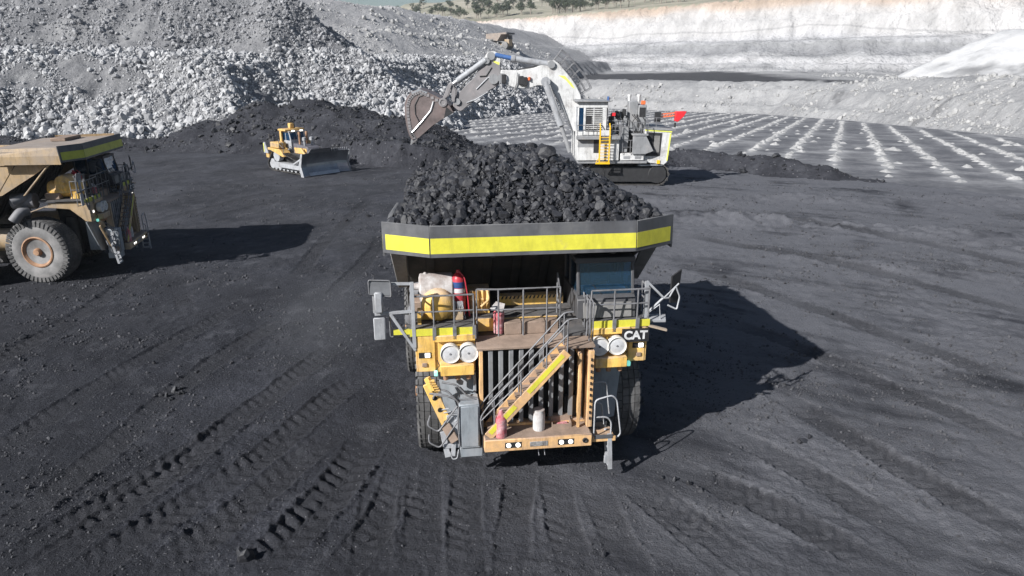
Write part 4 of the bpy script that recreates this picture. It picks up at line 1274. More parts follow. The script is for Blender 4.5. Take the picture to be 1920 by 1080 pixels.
    for s in (-1, 1):
        bo.prism([(1.36, 6.60), (3.56, 3.56), (10.1, 4.76), (9.9, 6.62), (1.2, 6.86), (1.2, 6.7)], 'x', *sorted((s * (W - .01), s * (W - .16))))
        # top rail and stiffeners outside
        bo.box(*sorted((s * (W - .02), s * (W + .05))), 1.2, 9.8, 6.5, 6.84)
        for y in (4.6, 6.4, 8.2, 9.7):
            zb = 3.6 + (y - 3.56) * .183
            bo.box(*sorted((s * (W - .012), s * (W + .04))), y - .16, y + .16, zb, 6.5)
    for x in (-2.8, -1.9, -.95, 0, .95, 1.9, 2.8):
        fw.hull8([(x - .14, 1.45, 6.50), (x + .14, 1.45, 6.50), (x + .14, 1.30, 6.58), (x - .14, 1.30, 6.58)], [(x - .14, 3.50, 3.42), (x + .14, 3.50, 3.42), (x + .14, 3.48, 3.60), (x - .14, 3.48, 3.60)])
    body = bo.build("dump_body", M_BODY if clean else M_TAN, T, bevel=.015)
    fw.build("front_wall", M_BODY, body, bevel=.015)  # dark on the tan truck too, colouring in the shadow behind its cab
    # gussets between canopy and body front
    for s in (-1, 1):
        MB().prism([(-.35, 6.63), (1.36, 6.65), (2.55, 4.95), (2.35, 4.95), (.6, 6.0)], 'x', *sorted((s * (W - .03), s * (W - .11)))).build("canopy_gusset", M_BODYL if clean else M_TAN, body)
        MB().hull8([(s * 3.45, -.35, 6.64), (s * 3.92, -.45, 6.64), (s * 3.92, -.35, 6.64), (s * 3.45, -.25, 6.64)], [(s * 3.50, 1.2, 4.95), (s * 3.80, 1.15, 4.95), (s * 3.80, 1.25, 4.95), (s * 3.50, 1.3, 4.95)]).build("canopy_strut", M_BODYL if clean else M_TAN, body, bevel=.02)
    cn = MB()
    C, Wg, yF, yW = 2.78, 4.05, -1.7, -1.0
    cn.plate([(-C, yF + .05, 6.74), (C, yF + .05, 6.74), (Wg - .05, yW + .05, 6.74), (Wg - .05, 1.8, 6.74), (-Wg + .05, 1.8, 6.74), (-Wg + .05, yW + .05, 6.74)], .08, n=(0, 0, 1))
    for x in (-2.2, -1.1, 0, 1.1, 2.2):
        cn.box(x - .07, x + .07, yF + .2, 1.5, 6.56, 6.655)
    canopy = cn.build("canopy", M_BODY if clean else M_TANTOP, body)
    if not clean:
        MB().plate([(-C, yF + .10, 7.26), (C, yF + .10, 7.26), (Wg - .1, yW + .10, 7.30), (Wg - .1, 3.2, 7.18), (-Wg + .1, 3.2, 7.18), (-Wg + .1, yW + .10, 7.30)], .06, n=(0, 0, 1)).build("canopy_top", M_TANTOP, body)
        MB().box(1.2, 3.4, .8, 1.6, 7.24, 7.42).build("top_stiffener", M_HOOD, body, bevel=.02)
    fa = MB()
    z0, z1 = 6.65, 7.50
    def strip(a, b2, t=.05):
        (xa, ya), (xb, yb) = a, b2
        fa.hull8([(xa, ya, z0), (xb, yb, z0), (xb, yb + t, z0), (xa, ya + t, z0)], [(xa, ya + .06, z1), (xb, yb + .06, z1), (xb, yb + t + .06, z1), (xa, ya + t + .06, z1)])
    strip((-C, yF), (C, yF)); strip((-Wg, yW), (-C - .004, yF)); strip((C + .004, yF), (Wg, yW))
    visor = fa.build("canopy_visor", m_front, T, bevel=.012)
    for (xa, ya), (xb, yb) in (((-C + .012, yF), (C - .012, yF)), ((-Wg + .01, yW), (-C - .02, yF)), ((C + .02, yF), (Wg - .01, yW))):
        za, zb = 6.76, 7.17
        k = .06 / (z1 - z0)
        n = Vector((yb - ya, xa - xb, 0)).normalized() * -1
        if n.y > 0: n = -n
        o_ = n * .004
        P = [Vector((xa, ya + (za - z0) * k, za)), Vector((xb, yb + (za - z0) * k, za)), Vector((xb, yb + (zb - z0) * k, zb)), Vector((xa, ya + (zb - z0) * k, zb))]
        MB().hull8([p - n * .003 for p in P], [p + o_ for p in P]).build("reflective_stripe", m_stripe, visor)
    for s in (-1, 1):
        sd = MB()
        sd.hull8([(s * Wg, yW + .02, 6.56), (s * Wg, 2.4, 6.60), (s * Wg, 2.4, 6.98), (s * Wg, yW + .06, 7.0)],
                 [(s * (Wg - .06), yW + .02, 6.56), (s * (Wg - .06), 2.4, 6.60), (s * (Wg - .06), 2.4, 6.98), (s * (Wg - .06), yW + .06, 7.0)])
        sd.hull8([(s * Wg, yW + .06, 7.003), (s * Wg, 2.4, 6.983), (s * (Wg - .28), 2.4, 7.36), (s * (Wg - .12), yW + .10, 7.42)],
                 [(s * (Wg - .06), yW + .06, 7.003), (s * (Wg - .06), 2.4, 6.983), (s * (Wg - .34), 2.4, 7.36), (s * (Wg - .18), yW + .10, 7.42)])
        sd.build("canopy_side", M_GRY if clean else M_TAN, body)
    return T


TRUCK_YAW = R(7)
TRUCK_AT = Vector((.41, 19.3, 0))
haul_truck(TRUCK_AT, TRUCK_YAW, "yellow haul truck heaped with coal, driving head-on, grey canopy with bright yellow stripe", True)
haul_truck(Vector((-24.95, 39.3, 0)), R(100), "dusty tan haul truck seen side-on with an empty body and shaded front", False, 1.3, -12)


# ---------------------------------------------------------------- excavator
M_EXW = mat("excavator_white", (.62, .62, .615), .5, var=.14, scale=1.2, dust=(.27, .255, .25), dust_amt=.42, dust_up=.12, grime=0.5)
M_EXG = mat("excavator_grey", (.26, .265, .275), .55, var=.18, scale=1.0, dust=(.36, .34, .33), dust_amt=.4, grime=0.4)
M_STICK = mat("worn_stick_grey", (.235, .225, .23), .5, var=.22, scale=.8, dust=(.33, .29, .29), dust_amt=.42)
M_BUCKET = mat("polished_bucket_steel", (.20, .165, .16), .42, .35, var=.3, scale=.9, dust=(.20, .15, .14), dust_amt=.45)
M_STEEL = mat("bright_wear_steel", (.55, .55, .56), .3, .6, var=.2, scale=4)
M_ROD = mat("chrome_rod", (.10, .20, .46), .22, .3, var=.15, scale=2)
M_EXY = mat("excavator_yellow", (.80, .48, .02), .45, var=.12, scale=3, dust=(.5, .4, .2), dust_amt=.25)
M_LIME = mat("lime_strip", (.72, .74, .15), .5, var=.15, scale=2)
M_EXRED = mat("signal_red", (.72, .03, .04), .45, var=.15, scale=3)
M_EXOR = mat("orange_arm", (.80, .16, .05), .5, var=.15, scale=3)
M_TRACK = mat("coal_caked_track", (.05, .048, .048), .75, var=.4, scale=2, dust=(.13, .12, .115), dust_amt=.45)
M_BLK = mat("black_fitting", (.03, .03, .032), .55, var=.3, scale=3)
M_ORVEST = mat("orange_vest", (.85, .17, .03), .8)

EXO = Vector((10.5, 70.5, 0))


def track_loop(parent, cx, path, width, pitch=.42, shoe=.09, material=None, name="track"):
    """Shoes laid along a closed (y,z) path, plus the frame inside it."""
    P = [Vector((0, y, z)) for y, z in path]
    P.append(P[0])
    b = MB(); d = 0.0
    seg = [(a, c) for a, c in zip(P[:-1], P[1:])]
    tot = sum((c - a).length for a, c in seg)
    n = int(tot / pitch)
    for i in range(n):
        t = i * tot / n
        for a, c in seg:
            L = (c - a).length
            if t <= L: break
            t -= L
        p = a.lerp(c, t / L); u = (c - a).normalized(); nn = Vector((0, u.z, -u.y))
        h = pitch * .46
        q = lambda w0, o, hh: [Vector((cx - w0, 0, 0)) + p + u * hh + nn * o, Vector((cx + w0, 0, 0)) + p + u * hh + nn * o, Vector((cx + w0, 0, 0)) + p - u * hh + nn * o, Vector((cx - w0, 0, 0)) + p - u * hh + nn * o]
        b.hull8(q(width / 2, 0, h), q(width / 2, shoe, h))
        b.hull8(q(width / 2, shoe, h * .3), q(width / 2, shoe * 1.9, h * .22))
    return b.build(name, material or M_TRACK, parent)


def stadium(y0, y1, z0, r, k=8):
    pts = []
    for i in range(k + 1):
        t = -math.pi / 2 + math.pi * i / k
        pts.append((y1 + r * math.cos(t), z0 + r + r * math.sin(t)))
    for i in range(k + 1):
        t = math.pi / 2 + math.pi * i / k
        pts.append((y0 + r * math.cos(t), z0 + r + r * math.sin(t)))
    return pts


def excavator():
    T = empty("excavator", EXO, 0)
    tag(T, "white hydraulic excavator with raised grey bucket, louvred cab and yellow ladder", "excavator")

    def E(px, py, yl):
        p = at_y(px, py, EXO.y + yl)
        return (p.x - EXO.x, p.z)

    def pl(pix, yc):
        return [E(px, py, yc) for px, py in pix]
    # undercarriage turned along X: build along Y, then turn
    for s in (-1, 1):
        st = stadium(-3.9, 2.2, .12, 1.0)
        tr = track_loop(T, s * 2.25, st, 1.3, .5, .1)
        tr.rotation_euler = (0, 0, math.pi / 2)
        b = MB().box(s * 2.25 - .45, s * 2.25 + .45, -3.9, 2.2, .35, 1.85)
        for y in (-3.9, 2.2):
            b.cyl((s * 2.25 - .5, y, 1.12), (s * 2.25 + .5, y, 1.12), .92, n=18)
        o = b.build("track_frame", M_BLK, T, bevel=.04); o.rotation_euler = (0, 0, math.pi / 2)
    MB().box(-1.9, 2.2, -2.5, 2.5, .9, 1.9).cyl((0, 0, 1.8), (0, 0, 2.3), 2.2, n=28).build("car_body", M_BLK, T, bevel=.05)
    # upper structure
    MB().box(-4.1, 2.7, -3.3, 3.2, 2.25, 2.55).build("turntable_frame", M_EXG, T, bevel=.03)
    MB().box(-4.2, -.12, -3.45, 3.2, 2.56, 4.95).build("cab_base", M_EXW, T, bevel=.04)
    MB().box(-4.15, -2.6, -3.47, -3.455, 3.85, 4.9).build("cab_base_panel", M_EXG, T)
    MB().box(-2.6, -1.95, -3.47, -3.455, 3.3, 4.7).build("cab_base_door", M_BLK, T)
    MB().box(-.1, 2.3, -2.2, 3.2, 2.56, 5.2).build("machine_house", M_BODY, T, bevel=.05)
    MB().box(.05, 2.35, -3.4, -2.25, 2.56, 3.25).build("side_tank", M_EXW, T, bevel=.05)
    for x in (.35, 1.45):
        MB().box(x, x + .62, -3.415, -3.40, 2.72, 2.98).build("tank_hatch", M_EXG, T)
    for x in (-.98, -.66, -.34):
        MB().box(x, x + .06, -3.47, -3.452, 2.6, 3.7).build("panel_rib", M_LGRY, T)
    # side platforms
    MB().box(-4.3, -.1, -3.95, -3.46, 4.62, 4.95).build("cab_walkway", M_EXG, T, bevel=.02)
    MB().box(1.1, 2.6, -3.7, -2.25, 4.95, 5.10).build("rear_walkway", M_EXG, T, bevel=.02)
    MB().prism([(1.15, 3.2), (2.4, 3.2), (3.2, 3.5), (2.4, 4.95), (1.15, 4.95)], 'y', -3.62, -3.45).build("platform_side", M_EXG, T, bevel=.02)
    # cab
    cb = MB()
    x0, x1, y0, y1, z0, z1 = -4.2, -1.35, -3.4, -.9, 4.96, 8.08
    cb.box(x0, x1, y0, y1, z0, z0 + .35); cb.box(x0, x1, y0, y1, z1 - .55, z1)
    for x in (x0, x0 + .55, x1 - .5):
        cb.box(x, x + (.12 if x == x0 else .22 if x < x1 - 1 else .5), y0, y0 + .14, z0 + .35, z1 - .55)
    cb.box(x1 - .14, x1, y0, y1, z0 + .35, z1 - .55); cb.box(x0, x1, y1 - .14, y1, z0 + .35, z1 - .55)
    cab = cb.build("cab", M_EXW, T, bevel=.03)
    MB().box(x0 + .13, x0 + .54, y0 + .03, y0 + .05, z0 + .36, z1 - .56).build("side_window", M_GLASS, cab)
    MB().box(x0 + .76, x1 - .51, y0 + .03, y0 + .05, z0 + .36, z1 - .56).build("dark_opening", M_BLK, cab)
    MB().box(x0 + .01, x0 + .03, y0 + .15, y1 - .15, z0 + .36, z1 - .56).build("front_window", M_GLASS, cab)
    sl = MB()
    for i in range(12):
        z = z0 + .42 + i * .18
        xl = x0 + .80
        if 4 <= i <= 7: xl = x0 + 1.35
        sl.box(xl, x1 - .52, y0 - .05, y0 - .01, z, z + .075)
    sl.box(x0 + 1.48, x0 + 1.55, y0 - .055, y0 - .012, z0 + .36, z1 - .56)
    sl.build("louvres", M_EXW, cab)
    MB().prism([(x0 - .3, z1 + .002), (x1 + .2, z1 + .002), (x1 + .2, z1 + .10), (x0 - .3, z1 + .16)], 'y', y0 - .35, y1 + .3).build("cab_roof", M_EXG, cab, bevel=.03)
    MB().cyl((x1 + .05, y0 + .2, z1 + .16), (x1 + .05, y0 + .2, z1 + .42), .10).build("beacon", M_EXOR, cab)
    MB().box(x1 - .12, x1 + .06, y0 - .02, y0 + .12, z1 + .16, z1 + .5).build("roof_lamp", M_ROD, cab)
    # ladder
    lx0, lx1 = E(1124, 280, -3.9)[0], E(1142, 280, -3.9)[0]
    lb = MB()
    for x in (lx0, lx1):
        lb.bar((x, -4.02, 2.35), (x, -4.02, 5.75), .13, .10, up=(0, 1, 0))
        lb.bar((x, -4.02, 5.75), (x, -3.6, 6.1), .08, .08)
    for i in range(11):
        lb.bar((lx0, -4.02, 2.5 + i * .29), (lx1, -4.02, 2.5 + i * .29), .05, .05)
    lb.box(lx0 - .35, lx1 + .1, -4.1, -3.95, 2.3, 2.45)
    lb.bar((lx0 - .3, -4.0, 2.5), (lx0, -4.0, 2.9), .06, .06)
    lb.build("ladder", M_EXY, T)
    MB().box(lx0 - .05, lx1 + .05, -4.05, -3.96, 5.0, 5.5).build("ladder_gate", M_EXW, T)
    # rails
    handrail([(-4.25, -3.9, 4.96), (-3.2, -3.9, 4.96), (-2.35, -3.9, 4.96)], T, 1.0, .5, .035)
    handrail([(-.95, -3.9, 4.96), (-.15, -3.9, 4.96), (-.12, -3.3, 4.96)], T, 1.05, .5, .035)
    handrail([(.2, -3.55, 3.26), (.95, -3.55, 3.26), (2.0, -3.55, 3.26), (2.35, -3.0, 3.26)], T, 1.25, .6, .035)
    handrail([(1.15, -3.65, 5.1), (1.9, -3.65, 5.1), (2.55, -3.65, 5.1)], T, 1.1, .55, .035)
    # machinery behind the cab
    r = random.Random(5)
    MB().box(.85, 1.75, -2.1, -.9, 5.2, 8.05).build("grey_cabinet", M_EXG, T, bevel=.05)
    MB().box(1.76, 2.55, -2.3, -.6, 5.2, 7.7).build("cooler_cabinet", M_EXG, T, bevel=.05)
    MB().box(1.85, 2.45, -2.32, -2.30, 6.6, 7.5).build("cooler_grille", M_BLK, T)
    MB().box(2.1, 2.5, -1.8, -1.4, 7.75, 8.1).build("orange_filter", M_EXOR, T, bevel=.03)
    MB().prism([(-.05, 3.3), (.75, 3.3), (.85, 4.9), (.75, 5.7), (-.05, 5.7)], 'y', -2.9, -2.25).build("hose_guard", M_EXG, T, bevel=.03)
    for x in (1.05, 2.0):
        MB().lathe([(0, .12), (.7, .14), (.8, .2), (.95, .2)], (x, -.9, 7.7), (0, .1, 1), 14).build("exhaust_pipe", M_EXW, T)
    for i in range(9):
        x = r.uniform(-1.1, .7); z = r.uniform(5.3, 7.2)
        MB().box(x, x + r.uniform(.2, .45), -2.6 + r.uniform(0, .5), -1.6, z - .4, z + r.uniform(.1, .5)).build("valve_unit", r.choice([M_BLK, M_EXG, M_BLK]), T, bevel=.02)
    for i in range(8):
        x = r.uniform(-1.0, 2.4)
        MB().tube(rounded([(x, -2.5, 5.0), (x + r.uniform(-.3, .3), -2.75, 6.2), (x + r.uniform(-.5, .5), -2.2, 6.9), (x + r.uniform(-.6, .6), -1.6, 6.4)], .3), .04, 5).build("hydraulic_hose", M_BLK, T)
    handrail([(-1.2, -2.9, 5.2), (-.5, -2.9, 5.2), (.1, -2.9, 5.2), (.8, -2.9, 5.2)], T, 1.1, .55, .035)
    handrail([(2.6, -2.6, 5.75), (3.5, -2.6, 5.75), (4.4, -2.6, 5.75)], T, .8, .4, .03)
    MB().box(-.9, -.55, -2.95, -2.6, 6.75, 7.05).build("red_valve", M_EXRED, T)
    # counterweight
    cw = MB()
    cw.prism([(2.4, 2.35), (4.4, 2.05), (4.75, 2.35), (5.0, 5.35), (2.4, 5.5)], 'y', -3.0, 3.0)
    c = cw.build("counterweight", M_EXW, T, bevel=.06)
    MB().prism([(2.55, 2.95), (3.95, 2.95), (4.05, 5.15), (2.55, 5.25)], 'y', -3.03, -3.0).build("dark_recess", M_BLK, c)
    MB().box(3.3, 3.85, -3.05, -3.031, 3.3, 4.9).build("recess_grille", M_BODYL, c)
    MB().prism([(2.4, 5.36), (5.0, 5.2), (5.0, 5.34), (2.4, 5.50)], 'y', -3.04, -3.005).build("lime_strip", M_LIME, c)
    MB().prism([(4.62, 2.5), (4.74, 2.5), (4.95, 5.1), (4.80, 5.1)], 'y', -3.03, -3.004).build("lime_strip", M_LIME, c)
    MB().prism([(2.4, 5.505), (5.3, 5.36), (5.3, 5.5), (2.4, 5.7)], 'y', -3.1, 3.0).build("rear_deck", M_EXG, c)
    MB().box(1.9, 4.4, -2.9, -.5, 1.95, 2.32).build("rear_sump", M_BLUEGREY, c, bevel=.05)
    MB().box(3.7, 4.0, -3.08, -2.9, 2.2, 2.55).build("tow_lug", M_EXY, c)
    # red service arm at the rear
    a = MB()
    p0, p1, p2 = E(1238, 217, -2), E(1262, 214, -2), E(1286, 214, -2)
    for o in (-.14, .14):
        a.bar((p0[0], -2, p0[1] + o), (p1[0] + .2, -2, p1[1] + o), .09, .09)
    for i in range(5):
        t0, t1 = i / 5, (i + 1) / 5
        xa, xb = p0[0] + (p1[0] - p0[0]) * t0, p0[0] + (p1[0] - p0[0]) * t1
        a.bar((xa, -2, p0[1] - .14), (xb, -2, p0[1] + .14), .05, .05)
    arm = a.build("service_arm", M_EXOR, T)
    MB().prism([(p1[0] + .2, p1[1] + .25), (p2[0], p2[1] + .28), (p2[0] - .25, p2[1] - .2), (p1[0] + .45, p1[1] - .72), (p1[0] + .2, p1[1] - .65)], 'y', -2.35, -1.65).build("red_funnel", M_EXRED, arm, bevel=.03)
    MB().cyl((p1[0] + .25, -2, p1[1] - .8), (p1[0] + .25, -2, 5.6), .10, n=10).build("arm_post", M_BLK, arm)
    MB().box(p0[0] - .5, p0[0], -2.3, -1.7, p0[1] - .6, p0[1] + .35).build("arm_base", M_BLK, arm)
    # boom
    BY = -.2
    out = [(939, 131), (955, 131), (970, 132), (1000, 127), (1013, 122.5), (1028, 114), (1038, 113), (1047, 119), (1057, 131), (1068, 144), (1078, 158), (1087, 176), (1092, 200), (1092, 245), (1072, 245), (1063, 222), (1049, 195), (1035, 168), (1026, 161), (1008, 160), (990, 165.5), (968, 165), (950, 159), (939, 155)]
    bm_ = MB().prism(pl(out, BY), 'y', BY - .75, BY + .75)
    boom = bm_.build("boom", M_EXW, T, bevel=.05)
    ys = [(1046, 141), (1058, 142), (1070, 155), (1077, 166), (1071, 163), (1060, 150)]
    MB().prism(pl(ys, BY), 'y', BY - .758, BY - .751).build("lime_strip", M_LIME, boom)
    for (px, py, rr) in ((1023, 153, .42), (1033, 121, .36), (942, 146, .45)):
        q = E(px, py, BY); MB().cyl((q[0], BY - .95, q[1]), (q[0], BY + .95, q[1]), rr, n=18).build("pin", M_EXG, boom)
    q = [E(px, py, BY) for px, py in ((970, 134), (1000, 128.5), (1014, 125), (1025, 118))]
    MB().tube([(x, BY - .4, z + .12) for x, z in q], .11, 8).build("boom_pipe", M_BLK, boom)
    for (px, py) in ((945, 147), (977, 150), (984, 152)):
        q = E(px, py, BY); MB().box(q[0] - .22, q[0] + .22, BY - 1.0, BY - .75, q[1] - .45, q[1] + .4).build("hose_block", M_BLK, boom, bevel=.04)
    q = E(992, 147, BY); MB().cyl((q[0], BY - .9, q[1] - .15), (q[0], BY - .9, q[1] + .15), .12).build("orange_tag", M_EXOR, boom)
    for pts in ([(938, 142), (937, 165), (946, 178), (958, 176), (968, 160), (970, 136)], [(940, 150), (942, 172), (952, 184), (963, 178), (969, 155)], [(936, 158), (940, 168), (948, 171), (953, 163)]):
        MB().tube(rounded([(*E(px, py, BY - .9)[:1], BY - .9, E(px, py, BY - .9)[1]) for px, py in pts], .4, 4), .05, 6).build("hanging_hose", M_EXG, boom)
    # boom walkway rails
    rail_pix = [(1039, 112), (1050, 121), (1060, 133), (1070, 145), (1080, 159), (1089, 176)]
    base = [E(px, py, BY) for px, py in rail_pix]
    rb = MB()
    offs = []
    for i, (x, z) in enumerate(base):
        a = Vector(base[max(0, i - 1)]); b2 = Vector(base[min(len(base) - 1, i + 1)])
        d = (b2 - a).normalized(); offs.append(Vector((-d.y, d.x)))
    for yy in (BY - .7, BY + .7):
        for k in (.55, 1.15):
            rb.tube([(x + o.x * k, yy, z + o.y * k) for (x, z), o in zip(base, offs)], .035, 5)
        for (x, z), o in zip(base, offs):
            rb.tube([(x, yy, z), (x + o.x * 1.15, yy, z + o.y * 1.15)], .035, 5)
    for i in range(14):
        t = i / 13 * (len(base) - 1); j = min(int(t), len(base) - 2); f = t - j
        x = base[j][0] * (1 - f) + base[j + 1][0] * f; z = base[j][1] * (1 - f) + base[j + 1][1] * f
        rb.box(x, x + .22, BY - .7, BY + .7, z + .02, z + .10)
    rb.build("boom_walkway", M_RAIL, boom, angle=60)
    # boom lift cylinders
    for yy in (BY - 1.2, BY + 1.2):
        a, m_, e = E(1023, 153, yy), E(1052, 235, yy), E(1068, 285, yy)
        c = MB().cyl((a[0], yy, a[1]), (m_[0], yy, m_[1]), .36, n=18).cyl((a[0], yy - .3, a[1]), (a[0], yy + .3, a[1]), .45, n=16).build("lift_cylinder", M_LGRY, T)
        MB().cyl((m_[0], yy, m_[1]), (e[0], yy, e[1]), .20, n=14).build("cylinder_rod", M_EXG, c)
        MB().tube([(a[0] + .4, yy - .35, a[1] - .3), (m_[0] + .35, yy - .35, m_[1])], .06, 6).build("cylinder_pipe", M_EXG, c)
    # stick
    st = [(906, 110), (914, 98), (926, 95), (936, 101), (939, 112), (938, 143), (934, 160), (904, 178), (880, 196), (866, 208), (853, 207), (850, 196), (856, 178), (874, 160), (891, 143)]
    stick = MB().prism(pl(st, BY), 'y', BY - .55, BY + .55).build("stick", M_STICK, T, bevel=.05)
    hd = [(907, 111), (914, 98.5), (926, 95.5), (936, 101.5), (938.6, 112), (937, 122), (922, 113)]
    MB().prism(pl(hd, BY), 'y', BY - .562, BY - .552).build("stick_head", M_EXW, stick)
    MB().prism(pl([(924, 113), (937, 117), (936, 122), (926, 117)], BY), 'y', BY - .568, BY - .564).build("lime_strip", M_LIME, stick)
    for (px, py, rr) in ((921, 105, .38), (913, 114, .30), (926, 148, .48), (858, 190, .32)):
        q = E(px, py, BY); MB().cyl((q[0], BY - .72, q[1]), (q[0], BY + .72, q[1]), rr, n=18).build("pin", M_EXG, stick)
    for p_ in ([(900, 143), (912, 142), (922, 126)], [(894, 167), (915, 146), (926, 141)], [(876, 192), (893, 186), (915, 172)]):
        MB().tube([(E(px, py, BY)[0], BY - .57, E(px, py, BY)[1]) for px, py in p_], .07, 6).build("wear_bead", M_LGRY if p_[0][0] < 900 else M_BLK, stick)
    # stick cylinder (blue rod towards the head)
    for yy in (BY - .5, BY + .5):
        a, m_, e = E(940, 105, yy), E(960, 109.5, yy), E(1031, 121, yy)
        c = MB().cyl((m_[0], yy, m_[1]), (e[0], yy, e[1]), .30, n=16).cyl((m_[0] - .1, yy, m_[1]), (m_[0] + .3, yy, m_[1] - .05), .36, n=16).build("stick_cylinder", M_LGRY, T)
        MB().cyl((a[0] - .6, yy, a[1] + .1), (m_[0], yy, m_[1]), .22, n=14).build("cylinder_rod", M_ROD, c)
        a, m_, e = E(911, 113, yy), E(857, 152, yy), E(848, 159, yy)
        c = MB().cyl((a[0], yy, a[1]), (m_[0], yy, m_[1]), .30, n=16).build("bucket_cylinder", M_LGRY, T)
        MB().cyl((m_[0], yy, m_[1]), (e[0], yy, e[1]), .2, n=14).build("cylinder_rod", M_STEEL, c)
    # links
    for yy in (BY - .75, BY + .75):
        MB().prism(pl([(843, 156), (850, 155), (856, 170), (854, 190), (848, 190), (848, 172)], BY), 'y', yy - .1, yy + .1).build("bucket_link", M_STICK, T, bevel=.03)
        MB().prism(pl([(842, 157), (849, 158), (841, 180), (834, 186), (832, 182)], BY), 'y', yy - .25, yy - .12).build("bucket_link", M_STICK, T, bevel=.03)
    MB().tube([(E(px, py, BY)[0], BY - .6, E(px, py, BY)[1]) for px, py in ((903, 118), (888, 140), (872, 155), (862, 168))], .06, 6).build("stick_pipe", M_BLK, stick)
    # bucket: two cheeks and a curved shell between them, open towards the lower right
    cheek = [(768, 236), (764.5, 215), (764, 194), (768, 181), (776, 171), (790, 165), (806, 171), (835, 185), (847, 197), (854, 209), (839, 217), (815, 233), (790, 255), (778, 259), (772, 250)]
    shell = [(778, 259), (772, 250), (768, 236), (764.5, 215), (764, 194), (768, 181), (776, 171), (790, 165), (806, 171), (835, 185), (847, 197)]
    bu = MB()
    ca = pl(cheek, BY)
    hwid = 1.95
    bu.prism(ca, 'y', BY - hwid, BY - hwid + .14)
    bu.prism(ca, 'y', BY + hwid - .14, BY + hwid)
    sh = [Vector(p) for p in pl(shell, BY)]
    cen = Vector(E(810, 212, BY))
    inn = [p + (cen - p).normalized() * .16 for p in sh]
    for i in range(len(sh) - 1):
        a, b2, c2, d2 = sh[i], sh[i + 1], inn[i + 1], inn[i]
        y0_, y1_ = BY - hwid + .13, BY + hwid - .13
        bu.hull8([(a.x, y0_, a.y), (b2.x, y0_, b2.y), (c2.x, y0_, c2.y), (d2.x, y0_, d2.y)], [(a.x, y1_, a.y), (b2.x, y1_, b2.y), (c2.x, y1_, c2.y), (d2.x, y1_, d2.y)])
    bucket = bu.build("bucket", M_BUCKET, T, bevel=.03)
    # wear plates on the near cheek and along the heel
    lip = MB()
    for p_ in ([(817, 188), (812, 205), (795, 226), (778, 245)],):
        lip.tube([(E(px, py, BY)[0], BY - hwid - .03, E(px, py, BY)[1]) for px, py in p_], .09, 6)
    lip.build("wear_edge", M_STEEL, bucket)
    MB().tube([(E(px, py, BY)[0], BY - hwid - .02, E(px, py, BY)[1]) for px, py in ((803, 175), (790, 180), (783, 195), (784, 212), (792, 228))], .05, 6).build("cheek_bead", M_BLK, bucket)
    hb = MB()
    for i in range(len(sh) - 2):
        for k in range(3):
            p = sh[i].lerp(sh[i + 1], k / 3); q = inn[i].lerp(inn[i + 1], k / 3)
            d = (q - p).normalized()
            c = p + d * .32
            hb.box(c.x - .14, c.x + .14, BY - hwid - .06, BY - hwid, c.y - .13, c.y + .13)
    hb.build("wear_blocks", M_STICK, bucket)
    MB().prism(pl([(776, 172), (790, 165.5), (806, 171.5), (800, 178), (788, 174), (779, 180)], BY), 'y', BY - hwid - .012, BY - hwid - .002).build("heel_sky_sheen", M_BLUEGREY, bucket)  # blue-grey patch paints the sky's reflection on the bucket's back
    MB().prism(pl([(836, 218), (853, 209), (840, 198)], BY), 'y', BY - hwid - .03, BY - hwid - .004).build("ear_plate", M_BLK, bucket)
    q = E(834, 190, BY); MB().lathe([(0, .42), (.1, .42), (.12, .25), (.06, .2)], (q[0], BY - hwid - .0, q[1]), (0, -1, 0), 18).build("pin", M_STICK, bucket)
    for i in range(5):
        y = BY - hwid + .25 + i * (2 * hwid - .5) / 4
        a, b2 = E(781, 252, BY), E(775, 268, BY)
        MB().hull8([(a[0] - .25, y - .16, a[1]), (a[0] + .25, y - .16, a[1]), (a[0] + .25, y + .16, a[1]), (a[0] - .25, y + .16, a[1])],
                   [(b2[0] - .05, y - .08, b2[1]), (b2[0] + .05, y - .08, b2[1]), (b2[0] + .05, y + .08, b2[1]), (b2[0] - .05, y + .08, b2[1])]).build("bucket_tooth", M_STEEL if i == 0 else M_STICK, bucket)
    return T


excavator()


